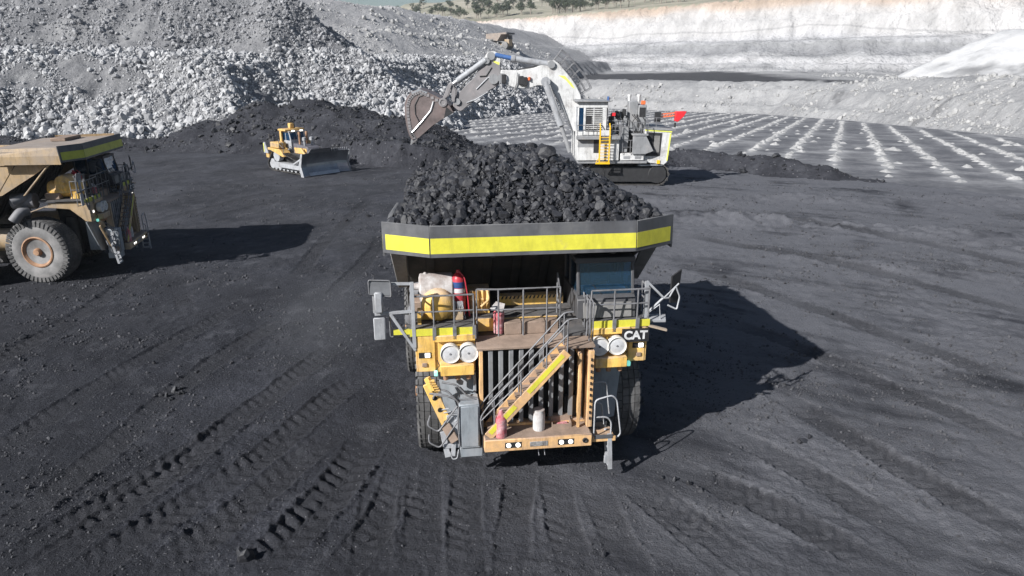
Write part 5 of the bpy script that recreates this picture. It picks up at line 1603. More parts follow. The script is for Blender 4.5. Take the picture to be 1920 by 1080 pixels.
def seated_person(loc):
    """Operator seated at the louvred opening: one skin, orange vest over it."""
    me = bpy.data.meshes.new("person")
    J = [(0, 0, .0), (0, 0, .28), (0, 0, .50), (0, -.01, .60), (0, -.02, .72), (0, -.01, .84),
         (-.20, 0, .50), (-.27, -.06, .25), (-.22, -.28, .16), (-.20, -.36, .17), (.20, 0, .50), (.27, -.06, .25), (.22, -.28, .16), (.20, -.36, .17),
         (-.10, -.05, -.02), (-.13, -.45, .0), (-.13, -.46, -.42), (-.13, -.58, -.45), (.10, -.05, -.02), (.13, -.45, .0), (.13, -.46, -.42), (.13, -.58, -.45)]
    Eg = [(0, 1), (1, 2), (2, 3), (3, 4), (4, 5), (2, 6), (6, 7), (7, 8), (8, 9), (2, 10), (10, 11), (11, 12), (12, 13), (0, 14), (14, 15), (15, 16), (16, 17), (0, 18), (18, 19), (19, 20), (20, 21)]
    rad = [.15, .15, .13, .06, .10, .08, .075, .055, .045, .04, .075, .055, .045, .04, .10, .085, .06, .05, .10, .085, .06, .05]
    me.from_pydata(J, Eg, [])
    o = link("person", me); o.location = loc; o.rotation_euler = (0, 0, R(-60))
    md = o.modifiers.new("skin", 'SKIN')
    for i, v in enumerate(me.skin_vertices[0].data):
        v.radius = (rad[i], rad[i] * .9); v.use_root = (i == 0)
    o.modifiers.new("sub", 'SUBSURF').levels = 1
    o.modifiers["sub"].render_levels = 1
    me.materials.append(M_DARK)
    b = MB().lathe([(.02, .19), (.25, .21), (.45, .21), (.53, .12)], (0, 0, 0), (0, 0, 1), 14)
    b.build("vest", M_ORVEST, o)
    MB().ball((0, -.02, .80), .125, (1, 1.1, .8), 12).build("hard_hat", M_WHT, o)
    tag(o, "operator in an orange vest seated at the open louvres of the excavator cab", "person")
    return o


seated_person((EXO.x - 2.95, EXO.y - 2.95, 6.0))


# ---------------------------------------------------------------- bulldozer
M_DZY = mat("dozer_yellow", (.60, .38, .13), .5, var=.2, scale=1.5, dust=(.45, .33, .24), dust_amt=.42, grime=0.6)
M_BLADE = mat("scoured_blade_steel", (.28, .295, .32), .30, .7, var=.22, scale=.9, dust=(.30, .30, .31), dust_amt=.3)
M_BLADED = mat("dull_blade_back", (.13, .125, .13), .6, var=.3, scale=1.0)


def bulldozer(loc, rz):
    T = empty("bulldozer", loc, rz)
    T.scale = (1.1, 1.1, 1.1)
    tag(T, "yellow tracked bulldozer with a wide steel blade, working below the coal heap", "bulldozer")
    path = [(-2.9, .12), (1.9, .12), (2.5, .35), (2.65, .75), (2.35, 1.15), (1.5, 2.05), (1.1, 2.2), (.7, 2.05), (-2.7, 1.28), (-3.15, 1.1), (-3.35, .75), (-3.25, .35)]
    for s in (-1, 1):
        track_loop(T, s * 1.55, path, .76, .26, .06)
        b = MB().box(s * 1.55 - .28, s * 1.55 + .28, -2.7, 2.0, .35, .95)
        for y in (-2.8, 2.05):
            b.cyl((s * 1.55 - .2, y, .72), (s * 1.55 + .2, y, .72), .52, n=16)
        b.cyl((s * 1.55 - .25, 1.1, 1.55), (s * 1.55 + .25, 1.1, 1.55), .56, n=16)
        for k in range(6):
            b.cyl((s * 1.55 - .25, -2.1 + k * .7, .38), (s * 1.55 + .25, -2.1 + k * .7, .38), .24, n=10)
        b.build("track_frame", M_LGRY, T)
        # push arm and lift cylinder
        MB().bar((s * 2.08, .4, .75), (s * 2.08, -3.75, .72), .22, .42).build("push_arm", M_LGRY, T, bevel=.03)
        c = MB().cyl((s * 1.0, -2.2, 2.45), (s * 1.1, -3.1, 1.75), .13, n=12).build("lift_cylinder", M_DZY, T)
        MB().cyl((s * 1.1, -3.1, 1.75), (s * 1.15, -3.85, 1.2), .07, n=10).build("cylinder_rod", M_STEEL, c)
        MB().cyl((s * 2.05, -2.3, 1.0), (s * 1.9, -3.8, 1.75), .12, n=12).build("tilt_cylinder", M_LGRY, T)
    MB().box(-1.1, 1.1, -2.6, 2.5, .8, 1.9).build("main_frame", M_BLK, T, bevel=.05)
    hood = MB().prism([(-3.0, 1.6), (-3.0, 2.45), (-2.8, 2.62), (-.4, 2.85), (-.4, 1.6)], 'x', -.72, .72).build("engine_hood", mat("dark_hood", (.12, .115, .13), .5, var=.2), T, bevel=.05)
    MB().box(-.62, .62, -3.03, -3.0, 1.65, 2.4).build("radiator_grille", M_BLK, hood)
    for s in (-1, 1):
        MB().box(*sorted((s * .73, s * .74)), -2.7, -.6, 1.75, 2.45).build("hood_panel", M_DZY, hood)
        b = MB().lathe([(0, .11), (.95, .11), (1.0, .14), (1.25, .13)], (s * .42, -1.2, 2.75), (0, 0, 1), 12).build("exhaust_stack", M_RIM, T)
        MB().lathe([(0, .10), (.5, .10), (.52, .2), (.8, .2), (.85, .08)], (s * .42, -2.0, 2.68), (0, 0, 1), 14).build("air_intake", M_LGRY, T)
        # fenders with steps
        MB().prism([(-.6, 1.62), (.2, 2.28), (2.4, 2.35), (2.4, 2.1), (1.9, 2.1), (-.2, 1.55)], 'x', *sorted((s * 1.0, s * 1.95))).build("fender", M_DZY, T, bevel=.03)
        MB().box(*sorted((s * 1.05, s * 1.95)), .3, 1.9, 2.36, 2.95).build("side_tank", M_DZY, T, bevel=.06)
        q = MB()
        for i in range(6):
            q.box(*sorted((s * 1.951, s * 1.965)), .42 + i * .24, .58 + i * .24, 2.48, 2.84)
        q.build("tank_grille", M_TAN, T)
        handrail([(s * 1.95, -.5, 2.0), (s * 1.95, .2, 2.36)], T, .9, .45, .025)
        handrail([(s * 1.9, 2.0, 2.9), (s * 1.2, 2.45, 2.6)], T, .8, .4, .025)
    # cab
    cb = MB()
    cb.prism([(-.35, 2.3), (1.35, 2.3), (1.35, 3.95), (.0, 3.95), (-.25, 3.2)], 'x', -.85, .85)
    cab = cb.build("cab", M_LGRY, T, bevel=.04)
    MB().plate([(-.74, -.275, 3.20), (-.08, -.275, 3.20), (-.08, -.035, 3.90), (-.74, -.035, 3.90)], .015, n=(0, -1, .3)).build("windscreen", M_GLASS, cab)
    MB().plate([(.08, -.275, 3.20), (.74, -.275, 3.20), (.74, -.035, 3.90), (.08, -.035, 3.90)], .015, n=(0, -1, .3)).build("windscreen", M_GLASS, cab)
    for s in (-1, 1):
        MB().prism([(-.15, 3.1), (.55, 3.1), (.55, 3.85), (.05, 3.85)], 'x', *sorted((s * .851, s * .862))).build("side_window", M_GLASS, cab)
        MB().prism([(.65, 3.1), (1.2, 3.1), (1.2, 3.85), (.65, 3.85)], 'x', *sorted((s * .851, s * .862))).build("side_window", M_GLASS, cab)
        MB().box(*sorted((s * .95, s * 1.15)), .95, 1.25, 2.3, 4.0).build("rops_post", M_DZY, T, bevel=.03)
        MB().box(*sorted((s * .35, s * .6)), -.35, -.2, 3.98, 4.12).build("roof_lamp", M_LIT, cab)
    MB().box(-1.15, 1.15, .15, 1.5, 4.0, 4.22).build("rops_canopy", M_DZY, T, bevel=.05)
    MB().box(-.9, .9, -.15, 1.4, 3.955, 4.0).build("cab_roof", M_WHT, cab, bevel=.01)
    MB().box(-.25, .2, .55, 1.0, 4.22, 4.75).build("air_conditioner", M_DZY, T, bevel=.04)
    MB().cyl((.35, .75, 4.22), (.35, .75, 4.95), .05, n=8).build("mast", M_BLK, T)
    MB().cyl((.35, .75, 4.95), (.35, .75, 5.1), .12, n=10).build("beacon", M_BLK, T)
    # ripper
    rp = MB().box(-1.2, 1.2, 3.5, 4.1, 1.1, 1.7)
    ripper = rp.build("ripper_beam", M_DZY, T, bevel=.05)
    for s in (-1, 1):
        MB().bar((s * .8, 2.3, 1.1), (s * .9, 3.6, 1.3), .22, .3).build("ripper_arm", M_LGRY, ripper)
        MB().cyl((s * .6, 2.4, 2.2), (s * .6, 3.7, 1.6), .13, n=12).build("ripper_cylinder", M_DZY, ripper)
        MB().prism([(3.4, 1.6), (4.2, 1.6), (4.2, 2.7), (3.9, 2.7)], 'x', *sorted((s * 1.22, s * 1.32))).build("ripper_guard", M_LGRY, ripper)
        MB().prism([(4.1, 1.7), (4.205, 1.7), (4.205, 2.6), (4.1, 2.6)], 'x', *sorted((s * 1.325, s * 1.335))).build("lime_strip", M_LIME, ripper)
    MB().prism([(3.7, 2.0), (4.0, 2.0), (3.95, .6), (3.6, .15), (3.65, .7)], 'x', -.12, .12).build("ripper_tooth", M_STEEL, ripper)
    # blade: curved mouldboard between two end plates
    bl = MB(); pr = []
    for i in range(9):
        t = i / 8
        z = .10 + 2.15 * t
        y = -4.55 + .55 * math.sin(math.pi * (t * .85 + .05)) - .10 * t
        pr.append((y, z))
    hw = 2.75
    for a, b2 in zip(pr[:-1], pr[1:]):
        # centre panel and two wings angled forward
        for xs, ya, yb in ((-hw, -.42, 0), (-1.75, 0, 0), (1.75, 0, -.42)):
            xe = {-hw: -1.75, -1.75: 1.75, 1.75: hw}[xs]
            bl.hull8([(xs, a[0] + ya, a[1]), (xe, a[0] + yb, a[1]), (xe, a[0] + yb + .12, a[1]), (xs, a[0] + ya + .12, a[1])],
                     [(xs, b2[0] + ya, b2[1]), (xe, b2[0] + yb, b2[1]), (xe, b2[0] + yb + .12, b2[1]), (xs, b2[0] + ya + .12, b2[1])])
    blade = bl.build("blade", M_BLADE, T, angle=25)
    for s in (-1, 1):
        MB().prism([(pr[0][0] - .55, .06), (pr[0][0] - .1, .06), (pr[4][0] - .2, 1.1), (pr[8][0] - .3, 2.3), (pr[8][0] - .55, 2.3), (pr[4][0] - .62, 1.1)], 'x', *sorted((s * hw, s * (hw + .07)))).build("end_plate", M_LGRY, blade)
    MB().hull8([(-1.75, pr[0][0] - .06, .05), (1.75, pr[0][0] - .06, .05), (1.75, pr[0][0] + .02, .05), (-1.75, pr[0][0] + .02, .05)],
               [(-1.75, pr[1][0] - .05, .34), (1.75, pr[1][0] - .05, .34), (1.75, pr[1][0] - .004, .34), (-1.75, pr[1][0] - .004, .34)]).build("cutting_edge", M_STEEL, blade)
    MB().hull8([(-1.75, pr[8][0], 2.255), (1.75, pr[8][0], 2.255), (1.75, pr[8][0] + .1, 2.255), (-1.75, pr[8][0] + .1, 2.255)],
               [(-1.5, pr[8][0] - .10, 2.62), (1.5, pr[8][0] - .10, 2.62), (1.5, pr[8][0], 2.62), (-1.5, pr[8][0], 2.62)]).build("rock_guard", M_BLADED, blade)
    q = MB()
    for i in range(9):
        x = .9 + i * .2
        q.bar((x, pr[8][0] + .04 - (.1 if x < 1.75 else .1 + .42 * (x - 1.75)), 2.24), (x, pr[8][0] - .05 - (.1 if x < 1.75 else .1 + .42 * (x - 1.75)), 2.55), .05, .05)
    q.build("guard_bars", M_LGRY, blade)
    return T


DZ = Vector((-24.3, 78.4, 0))
DZ.z = height_at(DZ.x, DZ.y)
bulldozer(DZ, R(50))


# ---------------------------------------------------------------- far truck on the spoil terrace
def far_truck(px, py, y, rz):
    p = at_y(px, py, y)
    T = empty("haul_truck", (p.x, p.y, height_at(p.x, p.y) - .2), rz)
    tag(T, "tiny distant haul truck with a pale tan canopy, up on the spoil terrace", "mining truck", "rigid haul trucks in the pit")
    for x in (-2.7, 2.7):
        for yy in (0, 6.0):
            MB().lathe([(-.5, 1.2), (-.4, 1.7), (.4, 1.7), (.5, 1.2)], (x, yy, 1.7), (1, 0, 0), 20).build("wheel", M_TYRESIDE, T)
    MB().prism([(-1.6, 1.3), (-1.6, 4.4), (.8, 4.4), (.8, 2.4), (8, 2.4), (8, 1.3)], 'x', -1.6, 1.6).build("chassis", M_TAN, T)
    MB().prism([(-1.0, 4.4), (-.8, 6.3), (.6, 6.3), (.6, 4.4)], 'x', 1.2, 2.9).build("cab", M_GRY, T)
    MB().prism([(-1.5, 6.6), (1.4, 6.6), (3.6, 3.6), (10, 4.8), (9.8, 6.9), (-1.5, 7.4)], 'x', -3.8, 3.8).build("dump_body", M_TANTOP, T)
    MB().prism([(-1.6, 6.6), (-1.5, 6.6), (-1.5, 7.4), (-1.6, 7.4)], 'x', -3.9, 3.9).build("canopy_visor", M_GRY, T)


far_truck(952, 72, 347, R(60))


# ---------------------------------------------------------------- loose rock
def ico(sub):
    bm = bmesh.new()
    bmesh.ops.create_icosphere(bm, subdivisions=sub, radius=1.0)
    v = np.array([q.co[:] for q in bm.verts]); f = np.array([[q.index for q in p.verts] for p in bm.faces])
    bm.free()
    return v, f


def rock_template(seed, sub=2, cuts=11, lo=.45, hi=.85, flat=1.0):
    rs = np.random.RandomState(seed)
    v, f = ico(sub)
    v = v * (1 + .12 * rs.randn(len(v), 1) * (sub > 1))
    for _ in range(cuts):
        n = rs.randn(3); n /= np.linalg.norm(n)
        d = rs.uniform(lo, hi)
        s_ = v @ n
        v = v - n * np.maximum(s_ - d, 0)[:, None]
    v = v * np.array([rs.uniform(.8, 1.25), rs.uniform(.75, 1.1), rs.uniform(.6, .95) * flat])
    return v, f


def rand_rot(rs, n):
    q = rs.randn(n, 4); q /= np.linalg.norm(q, axis=1)[:, None]
    w, x, y, z = q.T
    M = np.empty((n, 3, 3))
    M[:, 0, 0] = 1 - 2 * (y * y + z * z); M[:, 0, 1] = 2 * (x * y - z * w); M[:, 0, 2] = 2 * (x * z + y * w)
    M[:, 1, 0] = 2 * (x * y + z * w); M[:, 1, 1] = 1 - 2 * (x * x + z * z); M[:, 1, 2] = 2 * (y * z - x * w)
    M[:, 2, 0] = 2 * (x * z - y * w); M[:, 2, 1] = 2 * (y * z + x * w); M[:, 2, 2] = 1 - 2 * (x * x + y * y)
    return M


def scatter_mesh(name, pos, size, templates, material, rs):
    V = []; F = []; k = 0
    which = rs.randint(0, len(templates), len(pos))
    for ti, (tv, tf) in enumerate(templates):
        idx = np.nonzero(which == ti)[0]
        if not len(idx): continue
        M = rand_rot(rs, len(idx))
        vv = np.einsum('nij,vj->nvi', M, tv) * size[idx, None, None] + pos[idx, None, :]
        ff = tf[None] + (np.arange(len(idx)) * len(tv))[:, None, None] + k
        V.append(vv.reshape(-1, 3)); F.append(ff.reshape(-1, 3)); k += len(idx) * len(tv)
    return np_mesh(name, np.concatenate(V), np.concatenate(F), material)


def rock_mat(name, c0, c1, rough=.9, spec=.25, scale=2.0, bump=.4, bscale=6.0, bd=.05):
    m = bpy.data.materials.new(name); m.use_nodes = True
    N, Lk = m.node_tree.nodes, m.node_tree.links
    b = N["Principled BSDF"]; b.inputs["Roughness"].default_value = rough; b.inputs["Specular IOR Level"].default_value = spec
    geo = N.new("ShaderNodeNewGeometry"); oi = N.new("ShaderNodeObjectInfo")
    ad = N.new("ShaderNodeMath"); ad.operation = 'ADD'; Lk.new(geo.outputs["Random Per Island"], ad.inputs[0]); Lk.new(oi.outputs["Random"], ad.inputs[1])
    fr = N.new("ShaderNodeMath"); fr.operation = 'FRACT'; Lk.new(ad.outputs[0], fr.inputs[0])
    n = N.new("ShaderNodeTexNoise"); n.inputs["Scale"].default_value = scale; n.inputs["Detail"].default_value = 6; Lk.new(geo.outputs["Position"], n.inputs["Vector"])
    mx0 = N.new("ShaderNodeMix"); mx0.data_type = 'FLOAT'; mx0.inputs[0].default_value = .45; Lk.new(fr.outputs[0], mx0.inputs[2]); Lk.new(n.outputs[0], mx0.inputs[3])
    mx = N.new("ShaderNodeMix"); mx.data_type = 'RGBA'; Lk.new(mx0.outputs[0], mx.inputs[0])
    mx.inputs[6].default_value = (*c0, 1); mx.inputs[7].default_value = (*c1, 1)
    Lk.new(mx.outputs[2], b.inputs["Base Color"])
    h = N.new("ShaderNodeTexNoise"); h.inputs["Scale"].default_value = bscale; h.inputs["Detail"].default_value = 8; Lk.new(geo.outputs["Position"], h.inputs["Vector"])
    bp = N.new("ShaderNodeBump"); bp.inputs["Strength"].default_value = bump; bp.inputs["Distance"].default_value = bd
    Lk.new(h.outputs[0], bp.inputs["Height"]); Lk.new(bp.outputs[0], b.inputs["Normal"])
    return m


M_LUMP = rock_mat("coal_lumps", (.007, .0073, .0095), (.040, .041, .048), .6, .45, 3.0, .5, 14.0, .03)
M_PEB = rock_mat("floor_gravel", (.022, .022, .026), (.095, .096, .105), .85, .3, 3.0, .2)
M_WROCK = rock_mat("pale_boulders", (.18, .182, .195), (.56, .56, .565), .92, .2, .5, .7, 2.5, .15)
M_GROCK = rock_mat("grey_rubble", (.12, .123, .135), (.40, .40, .41), .92, .2, .4, .6, 2.5, .12)
M_CUT = ground_mat("drill_cuttings", [(0.0, (.20, .20, .202)), (.5, (.32, .318, .318)), (1.0, (.48, .475, .47))], 0.4, 3.0, bump=.5, bump_scale=6, bump_dist=.08)

T2 = [rock_template(i, 2) for i in range(10)]
T1 = [rock_template(100 + i, 1, 8, .5, .9) for i in range(8)]


def rock_objects(name, pos, size, templates, material, rs, label, cat, group):
    mes = [np_mesh(name, v, f, material) for v, f in templates]
    for p, s_ in zip(pos, size):
        o = link(name, mes[rs.randint(len(mes))])
        o.location = tuple(p); o.scale = (s_, s_, s_)
        o.rotation_euler = tuple(rs.uniform(0, 6.28, 3))
        tag(o, label, cat, group)


# --- spoil slope: rubble and the 300 boulders that show largest
rs = np.random.RandomState(21)
n = 520000
az = np.radians(rs.uniform(-46, 9, n)); rr = np.exp(rs.uniform(np.log(84), np.log(300), n))
x, y = rr * np.sin(az), rr * np.cos(az)
h, rg, _ = terrain(x, y)
patch = fbm(x, y, 16, 3, 201) + .5 * fbm(x, y, 5, 2, 203)
low = (h < 14.5)
keep_p = np.where(low, np.clip(.95 + 1.7 * patch, .05, 1), np.clip(.5 + 1.2 * patch, .08, .9)) * (rg == SPOIL)
k = rs.rand(n) < keep_p * .75
x, y, h, low, rr = x[k], y[k], h[k], low[k], rr[k]
size = np.minimum(.125 * (1 - rs.rand(len(x))) ** -.42, .70) * np.where(low, 1.0, .8)
size = np.where(low & (h < 7), size * (1.0 + .35 * np.clip((6 - h) / 6, 0, 1)), size)
size = np.minimum(size, 1.25) * np.clip(rr / 125, .85, 1.3)
z = h + size * .18
P = np.stack([x, y, z], 1)
app = size / rr * low
order = np.argsort(-app)
big = order[:300]
rest = np.setdiff1d(np.arange(len(x)), big)
rl = rest[low[rest]]; ru = rest[~low[rest]]
tag(link("pale_rubble", scatter_mesh("pale_rubble", P[rl], size[rl], T1, M_WROCK, rs)), kind="stuff")
tag(link("grey_rubble", scatter_mesh("grey_rubble", P[ru], size[ru], T1, M_GROCK, rs)), kind="stuff")
rock_objects("boulder", P[big], size[big], T2, M_WROCK, rs, "large pale angular boulder in the rubble at the foot of the blasted spoil slope", "boulder", "pale boulders on the spoil slope")

# --- rubble on the far bench face and terraces
n = 90000
az = np.radians(rs.uniform(-20, 44, n)); rr = np.exp(rs.uniform(np.log(120), np.log(420), n))
x, y = rr * np.sin(az), rr * np.cos(az)
h, rg, _ = terrain(x, y)
patch = fbm(x, y, 18, 3, 205)
k = ((rg == BENCH) | (rg == DUMP)) & (rs.rand(n) < np.clip(.35 + 1.2 * patch, .02, .8)) & ~((rg == BENCH) & (h > 3.2) & (y > 270) & (x < 160))
x, y, h, rr = x[k], y[k], h[k], rr[k]
size = np.minimum(.17 * (1 - rs.rand(len(x))) ** -.5, 1.1) * np.clip(rr / 220, .6, 1.3)
tag(link("bench_rubble", scatter_mesh("bench_rubble", np.stack([x, y, h + size * .1], 1), size, T1, rock_mat("bench_rubble", (.22, .22, .222), (.44, .436, .43), .92, .2, .3, .4, 2, .1), rs)), kind="stuff")

# --- coal rubble on the heap and apron
n = 60000
az = np.radians(rs.uniform(-44, 30, n)); rr = np.exp(rs.uniform(np.log(66), np.log(125), n))
x, y = rr * np.sin(az), rr * np.cos(az)
h, rg, _ = terrain(x, y)
k = (rg == BANK) & ((x < 12) | (rs.rand(n) < .25)) & (rs.rand(n) < np.clip(.45 + 1.4 * fbm(x, y, 6, 3, 207), .05, 1))
x, y, h = x[k], y[k], h[k]
size = np.minimum(.075 * (1 - rs.rand(len(x))) ** -.5, .55)
tag(link("coal_rubble", scatter_mesh("coal_rubble", np.stack([x, y, h + size * .2], 1), size, T1, M_LUMP, rs)), kind="stuff")

# --- gravel strewn over the working floor
n = 330000
az = np.radians(rs.uniform(-48, 48, n)); rr = np.exp(rs.uniform(np.log(7.5), np.log(75), n))
x, y = rr * np.sin(az), rr * np.cos(az)
h, rg, wear = terrain(x, y)
cl = fbm(x, y, 2.2, 3, 211) + .8 * fbm(x, y, 9, 2, 213)
k = (rg == FLOOR) & (rs.rand(n) < np.clip(.22 + .14 * np.clip((x - 3) / 10, 0, 1) + 1.3 * cl, .02, 1) * (1 - .6 * (wear > .1)) * (1 - .9 * np.exp(-((x + 5.5) / 3.2) ** 2 - ((y - 24) / 8.5) ** 2)))
x, y, h, rr = x[k], y[k], h[k], rr[k]
size = np.minimum(.0085 * (1 - rs.rand(len(x))) ** -.42, .05) * np.clip(rr / 16, .8, 2.2)
T0 = []
for i in range(6):
    v, f = ico(1)
    T0.append(rock_template(300 + i, 1, 7, .5, .9, .8))
small = size < .022
v0 = [rock_template(320 + i, 1, 5, .5, .9, .8) for i in range(4)]
octa = []
for i in range(5):
    q = np.random.RandomState(400 + i)
    v = np.array([[1, 0, 0], [-1, 0, 0], [0, 1, 0], [0, -1, 0], [0, 0, 1], [0, 0, -1]]) * q.uniform(.6, 1.2, (6, 1)) + q.uniform(-.25, .25, (6, 3))
    octa.append((v, np.array([[0, 2, 4], [2, 1, 4], [1, 3, 4], [3, 0, 4], [2, 0, 5], [1, 2, 5], [3, 1, 5], [0, 3, 5]])))
P = np.stack([x, y, h + size * .25], 1)
tag(link("gravel", scatter_mesh("gravel", P[small], size[small], octa, M_PEB, rs)), kind="stuff")
tag(link("coarse_gravel", scatter_mesh("coarse_gravel", P[~small], size[~small], T0, M_PEB, rs)), kind="stuff")

# --- single coal lumps lying on the floor
LY = [(460, 1046, .21), (452, 1040, .13), (326, 732, .15), (334, 738, .12), (344, 736, .10), (312, 742, .11), (322, 746, .09), (340, 728, .10), (300, 741, .08),
      (42, 634, .17), (48, 631, .12), (290, 684, .10), (368, 697, .09), (52, 915, .08), (1505, 832, .13), (1498, 836, .09), (1516, 826, .08), (1358, 520, .12),
      (1445, 557, .10), (1560, 590, .10), (690, 1012, .07), (1130, 1044, .08), (1265, 905, .10), (1240, 900, .09), (1290, 912, .09), (1312, 925, .08), (660, 640, .07), (1700, 640, .12), (1570, 690, .09), (1230, 440, .22), (1222, 448, .16), (1335, 410, .2), (690, 405, .2), (650, 412, .15)]
mes = [np_mesh("coal_lump", v, f, M_LUMP) for v, f in T2]
for li, (px, py, s_) in enumerate(LY):
    p = on_ground(px, py)
    o = link("coal_lump", mes[rs.randint(10)])
    o.location = (p.x, p.y, height_at(p.x, p.y) + s_ * .3); o.scale = (s_ * 1.2, s_ * 1.2, s_ * .9); o.rotation_euler = tuple(rs.uniform(0, 6.28, 3))
    tag(o, "largest loose coal lump, at the end of the deepest tyre tread print" if li == 0 else "small coal lump in the tight cluster between the two haul trucks" if 2 <= li <= 8 else "loose dark coal lump lying on the tracked pit floor", "coal lump", "coal lumps on the pit floor")


# ---------------------------------------------------------------- the load
def load_h(x, y):
    side = 8.72 - .47 * np.maximum(np.abs(x - .1) - .7, 0)
    front = 7.28 + .50 * (y + 1.5)
    rear = 8.9 - .5 * np.maximum(y - 4.9, 0)
    h = smin(smin(side, front, .5), rear, .5)
    return h + .10 * fbm(x, y, 1.1, 3, 221)


def truck_pts(v):
    c, s_ = math.cos(TRUCK_YAW), math.sin(TRUCK_YAW)
    o = np.empty_like(v)
    o[:, 0] = TRUCK_AT.x + v[:, 0] * c - v[:, 1] * s_
    o[:, 1] = TRUCK_AT.y + v[:, 0] * s_ + v[:, 1] * c
    o[:, 2] = v[:, 2]
    return o


gx = np.arange(-3.92, 3.93, .08); gy = np.arange(-1.5, 9.6, .08)
GX, GY = np.meshgrid(gx, gy)
fx, fy = GX.ravel(), GY.ravel()
wl = np.where(fy < 1.6, 3.92, 3.42)
fxc = np.clip(fx, -wl, wl)
fxc = np.where(fy < -.9, np.clip(fxc, -3.9 - (fy + .9) * 0, 3.9), fxc)
hz = load_h(fxc, fy) + .05 * fbm(fx, fy, .35, 3, 223) - .04
hz = np.where((np.abs(fx) >= wl) | (fy < -1.45), 6.7, np.maximum(hz, 6.72))
# keep inside the visor's swept wings
lim = -1.62 + .70 * np.clip((np.abs(fxc) - 2.78) / 1.27, 0, 1)
fyc = np.maximum(fy, lim)
V = truck_pts(np.stack([fxc, fyc, hz], 1))
nx = len(gx)
ii = (np.arange(len(gy) - 1)[:, None] * nx + np.arange(nx - 1)[None]).ravel()
Fq = np.stack([ii, ii + 1, ii + nx + 1, ii + nx], 1)
tv = np.concatenate([Fq[:, [0, 1, 2]], Fq[:, [0, 2, 3]]])
n = 52000
lx = rs.uniform(-3.85, 3.85, n); ly = rs.uniform(-1.5, 8.2, n)
wl = np.where(ly < 1.6, 3.86, 3.5)
lim = -1.48 + .70 * np.clip((np.abs(lx) - 2.78) / 1.27, 0, 1)
k = (np.abs(lx) < wl) & (ly > lim) & ((ly < 5.5) | (rs.rand(n) < .4))
lx, ly = lx[k], ly[k]
ls = np.minimum(.026 * (1 - rs.rand(len(lx))) ** -.48, .20)
ls = np.where(rs.rand(len(lx)) < .5 - .4 * np.clip(ly / 5, 0, 1) * 0, ls, ls * .8)
ls = np.minimum(ls, .05 + .8 * np.minimum(wl[k] - np.abs(lx), ly - lim[k]) + .09)
LP = np.stack([lx, ly, load_h(lx, ly) + ls * .35], 1)
# a row of big lumps along the crest and behind the visor
cx = np.array([-1.3, -1.05, -.45, -.25, .2, .45, .75, 1.15, 1.5, 1.75, 2.1, .55, -2.6, -1.9, -1.2, -.4, .3, 1.0, 1.5, 2.3, 2.9, 3.4, .9, .4, -3.1])
cy = np.array([4.3, 4.6, 4.3, 4.7, 4.3, 4.5, 4.2, 4.4, 4.6, 4.2, 4.1, 4.6, -1.1, -1.05, -1.0, -1.12, -1.05, -1.1, -1.0, -1.08, -.8, -.5, 2.1, 1.2, -.6])
cs = .72 * np.array([.34, .26, .36, .24, .30, .22, .34, .22, .36, .24, .2, .2, .26, .30, .24, .22, .20, .34, .30, .24, .22, .28, .46, .3, .24])
LP = np.concatenate([LP, np.stack([cx, cy, load_h(cx, cy) + cs * .45], 1)]); ls = np.concatenate([ls, cs])
W_ = truck_pts(LP)
dist = np.hypot(W_[:, 0], W_[:, 1])
vis = (ls / dist) * (LP[:, 1] < 5.2)
order = np.argsort(-vis)
big = order[:300]; rest = order[300:]
fine_ = rest[ls[rest] < .055]; rest = rest[ls[rest] >= .055]
sm = scatter_mesh("t", W_[rest], ls[rest], T1, M_LUMP, rs)
nv = len(sm.vertices); co = np.empty(nv * 3, np.float32); sm.vertices.foreach_get("co", co)
nf = len(sm.polygons); fi = np.empty(nf * 3, np.int32); sm.loops.foreach_get("vertex_index", fi)
bpy.data.meshes.remove(sm)
sm = scatter_mesh("t", W_[fine_], ls[fine_], octa, M_LUMP, rs)
co2 = np.empty(len(sm.vertices) * 3, np.float32); sm.vertices.foreach_get("co", co2)
fi2 = np.empty(len(sm.polygons) * 3, np.int32); sm.loops.foreach_get("vertex_index", fi2)
bpy.data.meshes.remove(sm)
fi = np.concatenate([fi, fi2 + len(co) // 3]); co = np.concatenate([co, co2])
allv = np.concatenate([V, co.reshape(-1, 3)]); allf = np.concatenate([tv, fi.reshape(-1, 3) + len(V)])
tag(link("coal_load", np_mesh("coal_load", allv, allf, M_LUMP)), kind="stuff")
rock_objects("coal_lump", W_[big], ls[big], T2, M_LUMP, rs, "angular black coal lump in the heap loaded on the yellow haul truck", "coal lump", "coal lumps heaped on the loaded truck")

# ---------------------------------------------------------------- drill cuttings on the bench
def mound_template(seed):
    q = np.random.RandomState(seed)
    n_ = 13
    g = np.linspace(-1, 1, n_)
    X, Y = np.meshgrid(g, g)
    r = np.hypot(X, Y)
    a = np.clip(1 - r, 0, 1)
    Z = .52 * a ** .8 * (1 + .5 * fbm(X + seed * 3.1, Y, .55, 3, seed)) + .12 * fbm(X + seed, Y, .3, 2, seed + 3) * (r < .95) - .10
    dip = np.exp(-((X - q.uniform(-.15, .15)) ** 2 + (Y - q.uniform(-.15, .15)) ** 2) / .02)
    Z = Z - .14 * dip
    v = np.stack([X.ravel(), Y.ravel(), Z.ravel()], 1)
    i_ = (np.arange(n_ - 1)[:, None] * n_ + np.arange(n_ - 1)[None]).ravel()
    f = np.stack([i_, i_ + 1, i_ + n_ + 1, i_ + n_], 1)
    return v, np.concatenate([f[:, [0, 1, 2]], f[:, [0, 2, 3]]])


